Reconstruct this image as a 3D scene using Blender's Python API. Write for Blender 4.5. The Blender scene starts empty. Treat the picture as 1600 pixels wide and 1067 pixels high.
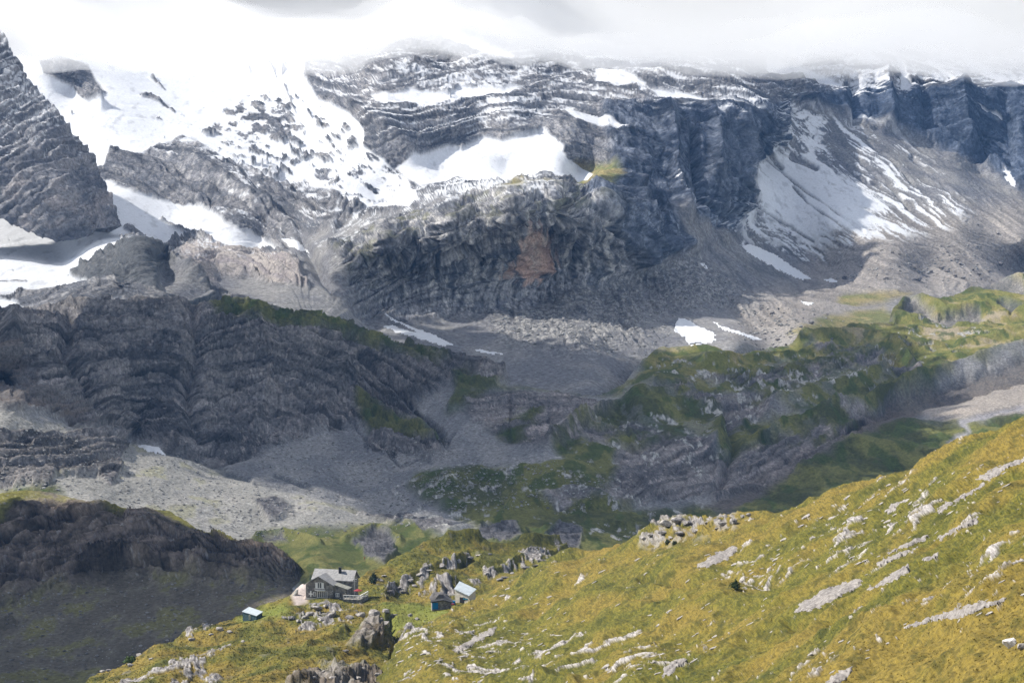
import bpy, math, random, time
import numpy as np
from mathutils import Vector
from mathutils.bvhtree import BVHTree
T0 = time.time()
C = bpy.context.scene
COL = bpy.context.scene.collection
R = math.radians

# ------------------------------------------------------------------ camera
FPX = 3764.0            # focal length in pixels of the 1600 px wide photograph
PITCH = math.atan((533.5 - 250) / FPX)
cam_d = bpy.data.cameras.new('camera')
cam = bpy.data.objects.new('camera', cam_d); COL.objects.link(cam)
cam_d.sensor_width = 36; cam_d.lens = 36 * FPX / 1600
cam_d.clip_start = 1; cam_d.clip_end = 30000
cam.rotation_euler = (math.pi / 2 - PITCH, 0, 0)
C.camera = cam

# ------------------------------------------------------------------ light
SUN = np.array([-0.68, 0.25, 0.69]); SUN /= np.linalg.norm(SUN)
w = bpy.data.worlds.new('World'); C.world = w; w.use_nodes = True
nt = w.node_tree; bg = nt.nodes['Background']
sky = nt.nodes.new('ShaderNodeTexSky'); sky.sky_type = 'NISHITA'; sky.sun_disc = False
sky.sun_elevation = math.asin(SUN[2]); sky.sun_rotation = math.atan2(SUN[0], SUN[1])
sky.altitude = 2400; sky.air_density = 1.0; sky.dust_density = 1.5
bw = nt.nodes.new('ShaderNodeRGBToBW'); nt.links.new(sky.outputs[0], bw.inputs[0])          # a sky half filled with white cloud
ov = nt.nodes.new('ShaderNodeMix'); ov.data_type = 'RGBA'; ov.inputs[0].default_value = 0.5
nt.links.new(sky.outputs[0], ov.inputs[6]); nt.links.new(bw.outputs[0], ov.inputs[7]); nt.links.new(ov.outputs[2], bg.inputs[0]); bg.inputs[1].default_value = 0.13
sl = bpy.data.lights.new('sun', 'SUN'); so = bpy.data.objects.new('sun', sl); COL.objects.link(so)
sl.energy = 5.0; sl.angle = R(1.0); sl.color = (1.0, 0.95, 0.87)
so.rotation_euler = Vector(-SUN).to_track_quat('-Z', 'Y').to_euler()
C.view_settings.view_transform = 'Standard'; C.view_settings.look = 'None'
C.view_settings.exposure = 0.9; C.view_settings.gamma = 1
C.render.engine = 'CYCLES'
C.cycles.use_denoising = True; C.cycles.denoising_prefilter = 'NONE'
C.cycles.volume_bounces = 6; C.cycles.max_bounces = 8
C.cycles.diffuse_bounces = 2; C.cycles.glossy_bounces = 1

# the air and the clouds (built at the end of the script)
HAZE = 0.000033; BANK_DENSITY = 0.0038; BANK_DROP = 30; SHADE = True
SHADES = [  # shade outlines on the ground; each gets an unseen cloud added sunward
 ([(-100, 480), (150, 478), (320, 478), (480, 488), (620, 505), (760, 520), (900, 545), (1020, 552), (1100, 575), (1200, 560), (1300, 525), (1370, 505), (1400, 550), (1440, 600), (1450, 650), (1420, 720), (1250, 775), (1050, 805), (900, 830), (760, 815), (640, 800), (560, 780), (420, 745), (280, 690), (180, 670), (60, 620), (-100, 600)], 230, 35, 1.0),
 ([(-150, 800), (60, 790), (240, 815), (330, 850), (430, 880), (448, 902), (440, 922), (372, 958), (300, 985), (190, 1032), (130, 1062), (60, 1064), (-150, 1062)], 150, 13, 1.0),
 ([(1130, 390), (1300, 370), (1360, 395), (1300, 425), (1180, 450), (1110, 440)], 235, 30, 1.0),
]
# ------------------------------------------------------------------ maths
def ray(u, v):
    """direction through a point of the photograph, scaled to y = 1"""
    u = np.asarray(u, float); v = np.asarray(v, float)
    a = (u - 800) / FPX; b = (533.5 - v) / FPX
    y = math.cos(PITCH) + b * math.sin(PITCH)
    z = -math.sin(PITCH) + b * math.cos(PITCH)
    return np.stack([a / y, np.ones_like(y), z / y], -1)
def at(u, v, D): return ray(u, v) * np.asarray(D, float)[..., None]

rng = np.random.RandomState(7)
PERM = np.arange(256); rng.shuffle(PERM); PERM = np.concatenate([PERM, PERM, PERM]).astype(np.int32)
GR = rng.normal(size=(256, 3)); GR /= np.linalg.norm(GR, axis=1)[:, None]; GR = (GR * 1.5).astype(np.float32)
def perlin(x, y, z=0.0):
    x, y, z = np.broadcast_arrays(np.asarray(x, np.float32), np.asarray(y, np.float32), np.asarray(z, np.float32))
    xi = np.floor(x).astype(np.int32); yi = np.floor(y).astype(np.int32); zi = np.floor(z).astype(np.int32)
    xf = x - xi; yf = y - yi; zf = z - zi
    xi &= 255; yi &= 255; zi &= 255
    su = xf * xf * xf * (xf * (xf * 6 - 15) + 10); sv = yf * yf * yf * (yf * (yf * 6 - 15) + 10); sw = zf * zf * zf * (zf * (zf * 6 - 15) + 10)
    def g(i, j, k):
        h = PERM[PERM[PERM[xi + i] + yi + j] + zi + k]
        G = GR[h]
        return G[..., 0] * (xf - i) + G[..., 1] * (yf - j) + G[..., 2] * (zf - k)
    def lerp(a, b, t): return a + t * (b - a)
    return lerp(lerp(lerp(g(0, 0, 0), g(1, 0, 0), su), lerp(g(0, 1, 0), g(1, 1, 0), su), sv),
                lerp(lerp(g(0, 0, 1), g(1, 0, 1), su), lerp(g(0, 1, 1), g(1, 1, 1), su), sv), sw)
def fbm(x, y, z=0.0, o=4, gain=0.5, ridged=False):
    s = 0; a = 1.0; t = 0
    for i in range(o):
        n = perlin(x, y, z)
        if ridged: n = 1 - 2 * np.abs(n)
        s = s + a * n; t += a
        a *= gain; x = x * 2.03 + 17.3; y = y * 2.03 + 5.1; z = z * 2.03 + 9.7
    return s / t if ridged else 1.6 * s / t
def facets(a, b, tilt=.7, seed=0):
    """broken-rock relief: each irregular cell is its own tilted plane. Returns height and closeness to a joint"""
    a = np.asarray(a, np.float32); b = np.asarray(b, np.float32)
    ai = np.floor(a).astype(np.int32); bi = np.floor(b).astype(np.int32)
    d1 = np.full(a.shape, 9., np.float32); d2 = d1.copy(); h = np.zeros(a.shape, np.float32)
    rnd = np.random.RandomState(5 + seed).uniform(0, 1, (256, 5)).astype(np.float32)
    for i in (-1, 0, 1):
        for j in (-1, 0, 1):
            k = PERM[PERM[(ai + i) & 255] + ((bi + j) & 255)]; q = rnd[k]
            dx = a - ai - i - q[..., 0]; dy = b - bi - j - q[..., 1]
            d = dx * dx + dy * dy; hh = (q[..., 2] - .5) + tilt * (dx * (q[..., 3] - .5) * 2 + dy * (q[..., 4] - .5) * 2)
            n = d < d1; d2 = np.where(n, d1, np.minimum(d2, d)); h = np.where(n, hh, h); d1 = np.where(n, d, d1)
    return h, 1 - sm(np.sqrt(d2) - np.sqrt(d1), 0, .16)
def sm(x, a, b):
    t = np.clip((x - a) / (b - a), 0, 1); return t * t * (3 - 2 * t)
def mix(a, b, t):
    a = np.asarray(a, np.float32); b = np.asarray(b, np.float32); t = np.asarray(t, np.float32)
    if (a.ndim and a.shape[-1] == 3) or (b.ndim and b.shape[-1] == 3): t = t[..., None]
    return a * (1 - t) + b * t

def rbf(pts, vals, c=18.0, reg=1e-4):
    """smooth surface through scattered points (multiquadric + plane)"""
    P = np.asarray(pts, float) / 100.0; n = len(P); c = c / 100.0
    vals = np.asarray(vals, float)
    d = np.sqrt(((P[:, None] - P[None]) ** 2).sum(-1) + c * c)
    A = np.zeros((n + 3, n + 3)); A[:n, :n] = -d + reg * np.eye(n); A[:n, n] = 1; A[:n, n + 1:n + 3] = P; A[n:, :n] = A[:n, n:].T
    W = np.linalg.solve(A, np.concatenate([vals, np.zeros(3)]))
    def f(U, V):
        U = np.asarray(U, float); V = np.asarray(V, float); sh = U.shape
        u = U.ravel() / 100.0; v = V.ravel() / 100.0
        out = W[n] + W[n + 1] * u + W[n + 2] * v
        for i in range(n):
            out -= W[i] * np.sqrt((u - P[i, 0]) ** 2 + (v - P[i, 1]) ** 2 + c * c)
        return out.reshape(sh)
    return f
def depth_field(ctrl, c=18.0):
    return (lambda g: (lambda U, V: 1000.0 / g(U, V)))(rbf([p[:2] for p in ctrl], [1000.0 / p[2] for p in ctrl], c))
def line_field(lines, c=25.0, step=35.0):
    """scalar field that has the given level along each polyline"""
    pts = []; val = []
    for lev, pl in lines:
        for (a, b) in zip(pl[:-1], pl[1:]):
            n = max(1, int(math.hypot(b[0] - a[0], b[1] - a[1]) / step))
            for i in range(n): pts.append((a[0] + (b[0] - a[0]) * i / n, a[1] + (b[1] - a[1]) * i / n)); val.append(lev)
        pts.append(pl[-1]); val.append(lev)
    return rbf(pts, val, c, 1e-2)
def pline(pl):
    xs = np.array([p[0] for p in pl], float); ys = np.array([p[1] for p in pl], float)
    return lambda U: np.interp(U, xs, ys)
def seg_dist(U, V, pl, closed=False):
    best = np.full(U.shape, 1e9, np.float32)
    P = list(pl) + ([pl[0]] if closed else [])
    for a, b in zip(P[:-1], P[1:]):
        dx, dy = b[0] - a[0], b[1] - a[1]; L = dx * dx + dy * dy + 1e-9
        t = np.clip(((U - a[0]) * dx + (V - a[1]) * dy) / L, 0, 1)
        np.minimum(best, (U - a[0] - t * dx) ** 2 + (V - a[1] - t * dy) ** 2, out=best)
    return np.sqrt(best)
def sdf(U, V, poly):
    """signed distance in px, positive inside"""
    d = seg_dist(U, V, poly, True)
    ins = np.zeros(U.shape, bool); n = len(poly)
    for i in range(n):
        (x1, y1), (x2, y2) = poly[i], poly[(i + 1) % n]
        if y1 == y2: continue
        ins ^= ((y1 > V) != (y2 > V)) & (U < (x2 - x1) * (V - y1) / (y2 - y1) + x1)
    return np.where(ins, d, -d)
def region(U, V, poly, soft=4.0, warp=None):
    """0..1 mask of a polygon; warp = ragged-edge noise in px"""
    pad = soft + 45
    xs = [p[0] for p in poly]; ys = [p[1] for p in poly]
    m = (U > min(xs) - pad) & (U < max(xs) + pad) & (V > min(ys) - pad) & (V < max(ys) + pad)
    out = np.zeros(U.shape, np.float32)
    if m.any():
        s = sdf(U[m].astype(np.float32), V[m].astype(np.float32), poly)
        if warp is not None: s = s + warp[m]
        out[m] = sm(s, -soft, soft)
    return out
def regions(U, V, polys, soft=4.0, warp=None):
    out = np.zeros(U.shape, np.float32)
    for p in polys: np.maximum(out, region(U, V, p, soft, warp), out=out)
    return out
def stroke(U, V, pl, w0, w1=None, soft=2.0, warp=None):
    """tapered line mask"""
    w1 = w0 if w1 is None else w1
    xs = [p[0] for p in pl]; ys = [p[1] for p in pl]; pad = max(w0, w1) + soft + 14
    m = (U > min(xs) - pad) & (U < max(xs) + pad) & (V > min(ys) - pad) & (V < max(ys) + pad)
    out = np.zeros(U.shape, np.float32)
    if not m.any(): return out
    u = U[m]; v = V[m]; best = np.full(u.shape, -1e9)
    n = len(pl) - 1
    for i, (a, b) in enumerate(zip(pl[:-1], pl[1:])):
        dx, dy = b[0] - a[0], b[1] - a[1]; L = dx * dx + dy * dy + 1e-9
        t = np.clip(((u - a[0]) * dx + (v - a[1]) * dy) / L, 0, 1)
        d = np.sqrt((u - a[0] - t * dx) ** 2 + (v - a[1] - t * dy) ** 2)
        best = np.maximum(best, w0 + (w1 - w0) * (i + t) / n - d)
    if warp is not None: best = best + warp[m]
    out[m] = sm(best, -soft, soft)
    return out
def strokes(U, V, items, soft=2.0, warp=None):
    out = np.zeros(U.shape, np.float32)
    for it in items: np.maximum(out, stroke(U, V, *it, soft=soft, warp=warp), out=out)
    return out

# ------------------------------------------------------------------ scene helpers
def tag(o, label=None, cat=None, group=None, kind=None):
    if label: o['label'] = label
    if cat: o['category'] = cat
    if group: o['group'] = group
    if kind: o['kind'] = kind
    return o
def mesh_np(name, verts, faces, mat, col=None, smooth=True, parent=None, attrs=None):
    me = bpy.data.meshes.new(name)
    verts = np.ascontiguousarray(verts, np.float32); faces = np.ascontiguousarray(faces, np.int32)
    k = faces.shape[1]
    me.vertices.add(len(verts)); me.vertices.foreach_set('co', verts.ravel())
    me.loops.add(faces.size); me.loops.foreach_set('vertex_index', faces.ravel())
    me.polygons.add(len(faces)); me.polygons.foreach_set('loop_start', np.arange(0, faces.size, k, dtype=np.int32))
    me.polygons.foreach_set('use_smooth', np.full(len(faces), smooth))
    me.update(calc_edges=True)
    if col is not None:
        a = me.attributes.new('tint', 'FLOAT_COLOR', 'POINT')
        c4 = np.ones((len(verts), 4), np.float32); c4[:, :3] = col; a.data.foreach_set('color', c4.ravel())
    for kx, val in (attrs or {}).items():
        a = me.attributes.new(kx, 'FLOAT', 'POINT'); a.data.foreach_set('value', np.ascontiguousarray(val, np.float32))
    me.materials.append(mat)
    o = bpy.data.objects.new(name, me); COL.objects.link(o)
    if parent: o.parent = parent
    return o
def grid_faces(nr, nc):
    i = np.arange(nr * nc).reshape(nr, nc)
    return np.stack([i[:-1, :-1], i[1:, :-1], i[1:, 1:], i[:-1, 1:]], -1).reshape(-1, 4)
def normals(P):
    du = np.gradient(P, axis=1); dv = np.gradient(P, axis=0)
    n = np.cross(dv, du); n /= np.linalg.norm(n, axis=-1)[..., None] + 1e-9
    return n

def terrain_material(name, fine=1.0, bump=0.5, amount=0.35, rough=0.95):
    """colour of the ground kinds sits on the mesh; the nodes add the grain of stone, grit and turf"""
    m = bpy.data.materials.new(name); m.use_nodes = True; nt = m.node_tree
    b = nt.nodes['Principled BSDF']; b.inputs['Roughness'].default_value = rough
    b.inputs['Specular IOR Level'].default_value = 0.09
    at_ = nt.nodes.new('ShaderNodeAttribute'); at_.attribute_name = 'tint'
    g = nt.nodes.new('ShaderNodeAttribute'); g.attribute_name = 'grain'
    tc = nt.nodes.new('ShaderNodeTexCoord')
    n = nt.nodes.new('ShaderNodeTexNoise'); n.inputs['Scale'].default_value = fine; n.inputs['Detail'].default_value = 6; n.inputs['Roughness'].default_value = 0.7
    nt.links.new(tc.outputs['Object'], n.inputs['Vector'])
    mr = nt.nodes.new('ShaderNodeMapRange'); mr.inputs[1].default_value = 0.3; mr.inputs[2].default_value = 0.7
    mr.inputs[3].default_value = 1 - amount; mr.inputs[4].default_value = 1 + amount
    nt.links.new(n.outputs[0], mr.inputs[0])
    mu = nt.nodes.new('ShaderNodeMix'); mu.data_type = 'RGBA'; mu.blend_type = 'MULTIPLY'
    nt.links.new(g.outputs['Fac'], mu.inputs[0]); nt.links.new(at_.outputs['Color'], mu.inputs[6]); nt.links.new(mr.outputs[0], mu.inputs[7])
    nt.links.new(mu.outputs[2], b.inputs['Base Color'])
    bp = nt.nodes.new('ShaderNodeBump'); bp.inputs['Strength'].default_value = bump; bp.inputs['Distance'].default_value = 1.0 / fine
    mg = nt.nodes.new('ShaderNodeMath'); mg.operation = 'MULTIPLY'
    nt.links.new(n.outputs[0], mg.inputs[0]); nt.links.new(g.outputs['Fac'], mg.inputs[1])
    nt.links.new(mg.outputs[0], bp.inputs['Height']); nt.links.new(bp.outputs[0], b.inputs['Normal'])
    return m

BVH = {}; TINT = {}
def build_layer(name, top, bot, ctrl, step, fn, mat, u0=-300, u1=1900, c=18.0, back=((6, 1), (20, 6), (60, 30), (140, 80), (300, 180)), keep=False):
    """one sheet of country: rows run from its skyline 'top' to 'bot'; fn gives relief, colour and grain"""
    us = np.arange(u0, u1 + step, step); tp = pline(top)(us); bt = pline(bot)(us)
    nr = int(np.max(bt - tp) / step) + 2
    t = np.linspace(0, 1, nr)[:, None]
    V = tp[None] * (1 - t) + bt[None] * t; U = np.broadcast_to(us[None], V.shape).copy()
    D = depth_field(ctrl, c)(U, V)
    P = at(U, V, D); N = normals(P)
    disp, colour = fn(U, V, P, N)
    P2 = P + N * disp[..., None]
    N2 = normals(P2)
    col, grain = colour(P2, N2)
    # the far side of the crest
    rows = []
    for k, (dy, dz) in enumerate(back):
        q = P2[0].copy(); q[:, 1] += dy; q[:, 2] -= dz; q[:, 0] *= (1 + dy / q[:, 1]); rows.append(q)
    if rows:
        P2 = np.concatenate([np.stack(rows[::-1]), P2]); col = np.concatenate([np.repeat(col[:1], len(rows), 0), col]); grain = np.concatenate([np.repeat(grain[:1], len(rows), 0), grain])
    f = grid_faces(*P2.shape[:2])
    vs = P2.reshape(-1, 3)
    o = mesh_np(name, vs, f, mat, col.reshape(-1, 3), attrs={'grain': grain.ravel()})
    if keep: TINT[name] = (f, col.reshape(-1, 3))
    if keep: BVH[name] = BVHTree.FromPolygons(vs.tolist(), f.tolist())
    print('layer', name, P2.shape, 'D', D.min(), D.max(), round(time.time() - T0, 1))
    return tag(o, kind='structure')
def hit(u, v, names):
    d = Vector(ray(u, v)); d.normalize(); best = None
    for n in names:
        r = BVH[n].ray_cast(Vector((0, 0, 0)), d)
        if r[0] is not None and (best is None or r[3] < best[2]): best = (r[0], r[1] if r[1].dot(d) < 0 else -r[1], r[3])
    return best
#@@LAYERS
# ------------------------------------------------------------------ far country: glacier bowl, cliffs, fans
SNOW = (0.64, 0.655, 0.685)
MAT_FAR = terrain_material('far_rock_snow_and_scree', fine=0.35, bump=0.5, amount=0.55)
far_top = [(-140, -15), (300, -20), (700, -20), (1100, -20), (1740, -25)]
far_bot = [(-140, 540), (60, 540), (300, 540), (450, 540), (520, 570), (600, 620), (700, 640), (800, 650), (960, 650), (1040, 620), (1200, 600), (1320, 560), (1450, 530), (1740, 500)]
FAR = [
 # gravel basin
 (600,600,1620),(650,530,1700),(800,560,1600),(860,600,1490),(930,600,1475),(1000,560,1620),(550,520,1650),(480,495,1620),(900,540,1640),(1050,525,1750),(1150,535,1700),(1250,515,1800),
 (1250,450,2330),(1350,460,2250),(1450,440,2400),(1300,430,2450),(1200,490,2000),(1600,420,2600),(1740,410,2650),(1000,600,1560),(1200,570,1730),(1450,520,1950),(1740,480,2150),(700,620,1420),
 # foot and top of the middle cliff
 (580,480,1790),(640,500,1780),(700,500,1790),(760,490,1820),(850,475,1890),(950,460,1960),(1000,445,2040),(1060,430,2130),(1120,400,2260),(1130,470,2080),(1180,500,1950),
 (520,390,1850),(600,352,1875),(700,322,1890),(800,300,1910),(880,300,1940),(940,320,2000),(620,420,1840),(750,400,1850),(850,380,1910),(930,400,1960),(1000,380,2080),
 (560,440,1810),(500,430,1800),(500,460,1720),
 # shelf behind it
 (600,330,2140),(700,295,2200),(800,280,2230),(900,282,2270),(640,310,2200),(960,260,2330),(540,350,2050),
 # snowfield on the shelf and the band above
 (800,235,2400),(650,258,2370),(900,250,2360),(730,222,2440),(850,205,2440),(600,250,2380),(600,200,2430),(600,160,2490),(800,170,2500),(900,190,2450),(700,190,2450),(700,150,2560),(580,130,2600),
 (700,100,2760),(900,115,2750),(1000,140,2640),(1150,160,2640),(1080,90,2850),(800,130,2650),(700,0,3000),(1100,0,3050),(900,60,2900),
 # dark right shoulder
 (1000,200,2430),(1050,250,2400),(1100,200,2500),(1200,190,2640),(1000,300,2280),(1060,350,2230),(1120,320,2380),(1170,270,2520),(1000,340,2150),(1150,370,2400),
 # fans
 (1180,260,2640),(1185,330,2540),(1150,400,2300),(1250,220,2800),(1300,200,2900),(1240,172,2850),(1200,400,2440),(1300,350,2530),(1400,400,2440),(1500,350,2570),(1600,380,2570),(1400,290,2720),(1500,280,2790),(1600,300,2810),(1740,330,2760),
 (1350,190,2960),(1440,220,2980),(1530,255,2990),
 # right wall
 (1350,150,3040),(1450,200,3030),(1550,220,3030),(1600,180,3060),(1500,120,3120),(1300,120,3050),(1740,220,3050),(1400,60,3200),(1600,0,3400),(1740,80,3200),
 # upper left
 (-140,420,1880),(100,420,1800),(0,400,1850),(0,470,1620),(200,360,2000),(300,370,2060),(400,388,2060),(480,385,2000),(200,300,2220),(300,280,2330),(400,340,2180),(450,300,2330),(530,330,2150),
 (250,220,2520),(400,220,2550),(520,250,2440),(300,150,2780),(450,150,2720),(120,150,2720),(60,120,2750),(250,85,2980),(560,120,2720),(500,90,2900),(-140,100,2800),(300,0,3200),(0,0,3200),(-140,-10,3200),
 (100,105,2750),(140,160,2660),(60,250,2400),
 # striped block and dark ridge
 (330,420,1830),(400,440,1780),(300,388,1960),(380,395,1960),(450,410,1880),(350,462,1690),(450,475,1650),(520,495,1640),(250,400,1900),
 (230,408,1690),(280,430,1670),(150,420,1700),(100,450,1640),(310,465,1610),(200,462,1610),(-140,480,1600),(0,500,1560),(200,520,1500),(400,520,1560),(-140,540,1500),
]
def far_fn(U, V, P, N):
    X, Y, Z = P[..., 0], P[..., 1], P[..., 2]
    wa = fbm(X / 30, Z / 22, Y / 60, 4) * 9
    wb = fbm(X / 90 + 7, Z / 70, Y / 150, 4) * 16
    # bedding lines, drawn where the photograph shows them
    S = line_field([
        (0, [(480, 478), (560, 430), (640, 385), (740, 345), (840, 318), (920, 315)]),
        (-30, [(530, 500), (640, 450), (760, 410), (880, 390), (950, 400)]),
        (30, [(500, 400), (600, 352), (700, 322), (800, 300), (890, 292), (960, 310), (1010, 345)]),
        (60, [(560, 290), (650, 268), (760, 250), (900, 262), (980, 290), (1060, 330), (1120, 370)]),
        (100, [(560, 215), (650, 205), (760, 178), (860, 168), (960, 190), (1060, 235), (1150, 280)]),
        (130, [(560, 165), (650, 155), (760, 140), (880, 120), (980, 130), (1060, 155), (1160, 168), (1240, 210)]),
        (160, [(560, 120), (700, 105), (860, 85), (1000, 95), (1130, 125), (1250, 160), (1350, 200)]),
        (200, [(560, 60), (800, 40), (1000, 50), (1200, 80), (1400, 120), (1600, 160)]),
        (150, [(1270, 205), (1400, 240), (1600, 270)]),
        (60, [(1300, 500), (1500, 480)]), (40, [(1100, 450), (1200, 420)]),
        (20, [(180, 285), (260, 330), (330, 385)]), (50, [(230, 235), (330, 290), (420, 360)]), (80, [(330, 200), (430, 260), (520, 330)]),
        (110, [(420, 150), (520, 210)]), (160, [(300, 80), (420, 90)]), (120, [(90, 100), (150, 125), (200, 140)]),
        (-20, [(290, 395), (380, 400), (470, 440)]), (-50, [(300, 430), (380, 440), (470, 480)]),
        (-60, [(0, 470), (150, 430), (250, 440)]), (-90, [(0, 520), (200, 500), (400, 500)]),
    ], 30)(U, V)
    Sw = S + fbm(X / 110, Y / 120, Z / 90, 3) * 6
    rag = wa * 0.4
    # ---- where the snow lies
    snow_polys = [
        [(20, 88), (480, 84), (472, 120), (500, 158), (548, 178), (572, 205), (570, 232), (600, 250), (640, 285), (660, 318), (640, 330), (600, 328), (560, 316), (520, 296), (470, 288), (430, 292), (395, 268), (352, 250), (325, 228), (285, 212), (262, 222), (222, 238), (172, 240), (160, 262), (100, 260)],
        [(160, 278), (205, 300), (250, 314), (300, 322), (330, 334), (352, 352), (400, 372), (442, 394), (400, 394), (340, 384), (290, 372), (262, 382), (215, 398), (180, 406), (120, 420), (100, 430), (136, 442), (60, 452), (-140, 462), (-140, 340), (150, 340)],
        [(-140, 463), (10, 466), (34, 480), (58, 487), (20, 492), (-140, 494)],
        [(615, 262), (640, 248), (700, 230), (722, 236), (756, 216), (786, 222), (838, 212), (848, 206), (868, 216), (888, 246), (926, 272), (920, 284), (880, 280), (830, 274), (790, 290), (740, 284), (700, 280), (655, 288)],
        [(520, 288), (560, 298), (610, 306), (652, 320), (640, 328), (590, 328), (540, 312)],
        [(885, 171), (920, 178), (958, 190), (988, 198), (975, 206), (935, 196), (900, 190)],
        [(580, 150), (640, 140), (700, 150), (720, 138), (780, 140), (836, 134), (790, 150), (720, 160), (665, 170), (600, 165)],
        [(930, 104), (975, 110), (1008, 134), (960, 136), (930, 128)], [(1010, 138), (1060, 146), (1140, 162), (1100, 160), (1030, 152)],
        [(1196, 96), (1262, 108), (1342, 146), (1300, 138), (1240, 120), (1200, 112)],
        [(1236, 162), (1262, 178), (1282, 205), (1260, 214), (1232, 200)],
        [(1208, 230), (1242, 234), (1282, 246), (1300, 270), (1340, 295), (1400, 322), (1350, 330), (1330, 352), (1290, 385), (1240, 380), (1180, 356), (1150, 338), (1182, 320), (1178, 262)],
        [(1120, 376), (1150, 380), (1180, 400), (1150, 396)],
    ]
    rock_polys = [
        [(60, 96), (92, 88), (138, 100), (150, 124), (168, 143), (158, 152), (162, 169), (140, 165), (112, 142), (72, 128)],
    ]
    rock_lines = [([(236, 122), (259, 139)], 2, 1), ([(222, 148), (245, 156), (272, 174)], 3.5, 1.5), ([(386, 98), (392, 116)], 1.5, .5), ([(420, 98), (432, 122)], 1.5, .5), ([(445, 100), (440, 120)], 2, .5),
                  ([(0, 437), (40, 438)], 1, 1.5), ([(196, 356), (240, 380), (262, 392)], 3, 5), ([(250, 345), (290, 368), (330, 378)], 1, 3),
                  ([(445, 135), (452, 152), (462, 178)], 1.2, .6), ([(225, 78), (235, 100)], 1, 1)]
    snow = regions(U, V, snow_polys, 2.5, rag)
    snow = snow * (1 - regions(U, V, rock_polys, 2, rag * .5)) * (1 - strokes(U, V, rock_lines, 1.2, rag * .3))
    # crumbs of rock poking out, drawn out down the slope
    rot = (X * 0.86 - Z * 0.5); cro = (X * 0.5 + Z * 0.86)
    crumb = fbm(rot / 26, cro / 9, Y / 40, 5, .6)
    dens = regions(U, V, [[(270, 200), (400, 150), (480, 160), (560, 200), (640, 290), (600, 335), (440, 300), (330, 250)]], 22) * .9 + regions(U, V, [[(385, 150), (460, 165), (450, 215), (400, 215), (360, 190)]], 18) * .8 + regions(U, V, [[(160, 360), (260, 370), (330, 385), (180, 410)]], 15)
    snow = snow * (1 - sm(crumb * .8 + dens * .42, .52, .62))
    # thin cover on the rock, combed down the fall line
    dust_poly = [([(150, 200), (330, 200), (480, 280), (640, 310), (560, 400), (470, 400), (330, 340), (180, 290)], .17),
                 ([(480, 90), (900, 70), (1240, 90), (1260, 200), (1100, 165), (900, 160), (600, 200), (500, 150)], .15),
                 ([(560, 150), (760, 150), (900, 165), (760, 200), (600, 225), (555, 200)], .22),
                 ([(1180, 60), (1740, 40), (1740, 180), (1560, 130), (1400, 150), (1250, 150)], .3),
                 ([(1230, 160), (1290, 175), (1300, 240), (1230, 240)], .42),
                 ([(1150, 300), (1340, 290), (1380, 360), (1260, 410), (1120, 372)], .34),
                 ([(640, 240), (900, 240), (960, 290), (880, 300), (640, 340), (560, 330)], .3),
                 ([(1040, 290), (1090, 290), (1105, 340), (1060, 340)], .33),
                 ([(230, 340), (300, 365), (420, 395), (460, 420), (240, 400)], .24)]
    dust = np.zeros(U.shape, np.float32)
    for pl, a in dust_poly: np.maximum(dust, region(U, V, pl, 22, wb) * a, out=dust)
    dust *= 1 - .8 * region(U, V, [(170, 242), (215, 228), (262, 240), (335, 264), (350, 292), (352, 332), (310, 322), (255, 312), (220, 300), (172, 275)], 8, wa)
    dust += region(U, V, [(470, 60), (1740, 40), (1740, 260), (1200, 220), (880, 220), (560, 240), (430, 160)], 50, wb) * .06
    # the gullies of the right-hand fans
    G = line_field([
        (0, [(1060, 330), (1120, 400), (1190, 470)]), (30, [(1120, 376), (1190, 420), (1260, 460)]),
        (60, [(1182, 300), (1240, 350), (1330, 400), (1420, 440)]), (100, [(1215, 232), (1290, 290), (1380, 340), (1500, 400)]),
        (140, [(1275, 178), (1330, 230), (1400, 290), (1520, 370)]), (175, [(1330, 190), (1400, 232), (1500, 305), (1600, 370)]),
        (205, [(1415, 218), (1500, 265), (1600, 335)]), (230, [(1500, 255), (1600, 305), (1740, 370)])], 25)(U, V)
    fan = region(U, V, [(1040, 330), (1110, 360), (1180, 370), (1178, 260), (1230, 225), (1230, 165), (1275, 168), (1400, 205), (1500, 250), (1600, 305), (1740, 370), (1740, 470), (1500, 470), (1250, 490), (1180, 520), (1120, 470)], 6, rag * .5)
    Gn = G + fbm(X / 60, Z / 60, Y / 90, 4) * 9
    gul = fbm(Gn / 7.5, U / 240, 3.3, 4, .6, True)
    streaks = [([(1275, 178), (1310, 205), (1345, 245), (1378, 288)], 3, 1), ([(1330, 190), (1365, 215), (1400, 250), (1450, 290), (1500, 325)], 9, 3), ([(1345, 185), (1400, 218), (1440, 250), (1500, 300)], 4, 1.5),
               ([(1415, 222), (1450, 248), (1510, 292)], 4, 1.5), ([(1285, 235), (1330, 275), (1400, 320), (1450, 344), (1490, 357)], 4, 1), ([(1300, 215), (1350, 262), (1390, 300)], 5, 2), ([(1505, 265), (1560, 300), (1600, 322)], 2.5, 1),
               ([(1530, 325), (1553, 337)], 2, 2), ([(1404, 92), (1410, 112), (1414, 138)], 5, 8), ([(1452, 96), (1470, 112), (1490, 124)], 5, 3), ([(1510, 88), (1540, 112), (1575, 130), (1600, 140)], 7, 6), ([(1570, 275), (1582, 288)], 5, 1), ([(1525, 176), (1562, 182)], 3, 2),
               ([(1225, 205), (1262, 200)], 2, 1), ([(1000, 138), (1100, 155), (1190, 175)], 2.5, 1.5), ([(700, 60), (760, 80), (800, 90)], 9, 4)]
    snow = np.maximum(snow, strokes(U, V, streaks, 1.6, rag * .45 + crumb * 4))
    lower = sm(V + (U - 1180) * -.16 + wb * .6, 345, 410)            # the fans lose their snow downhill
    fansnow = fan * (1 - lower)
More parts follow.
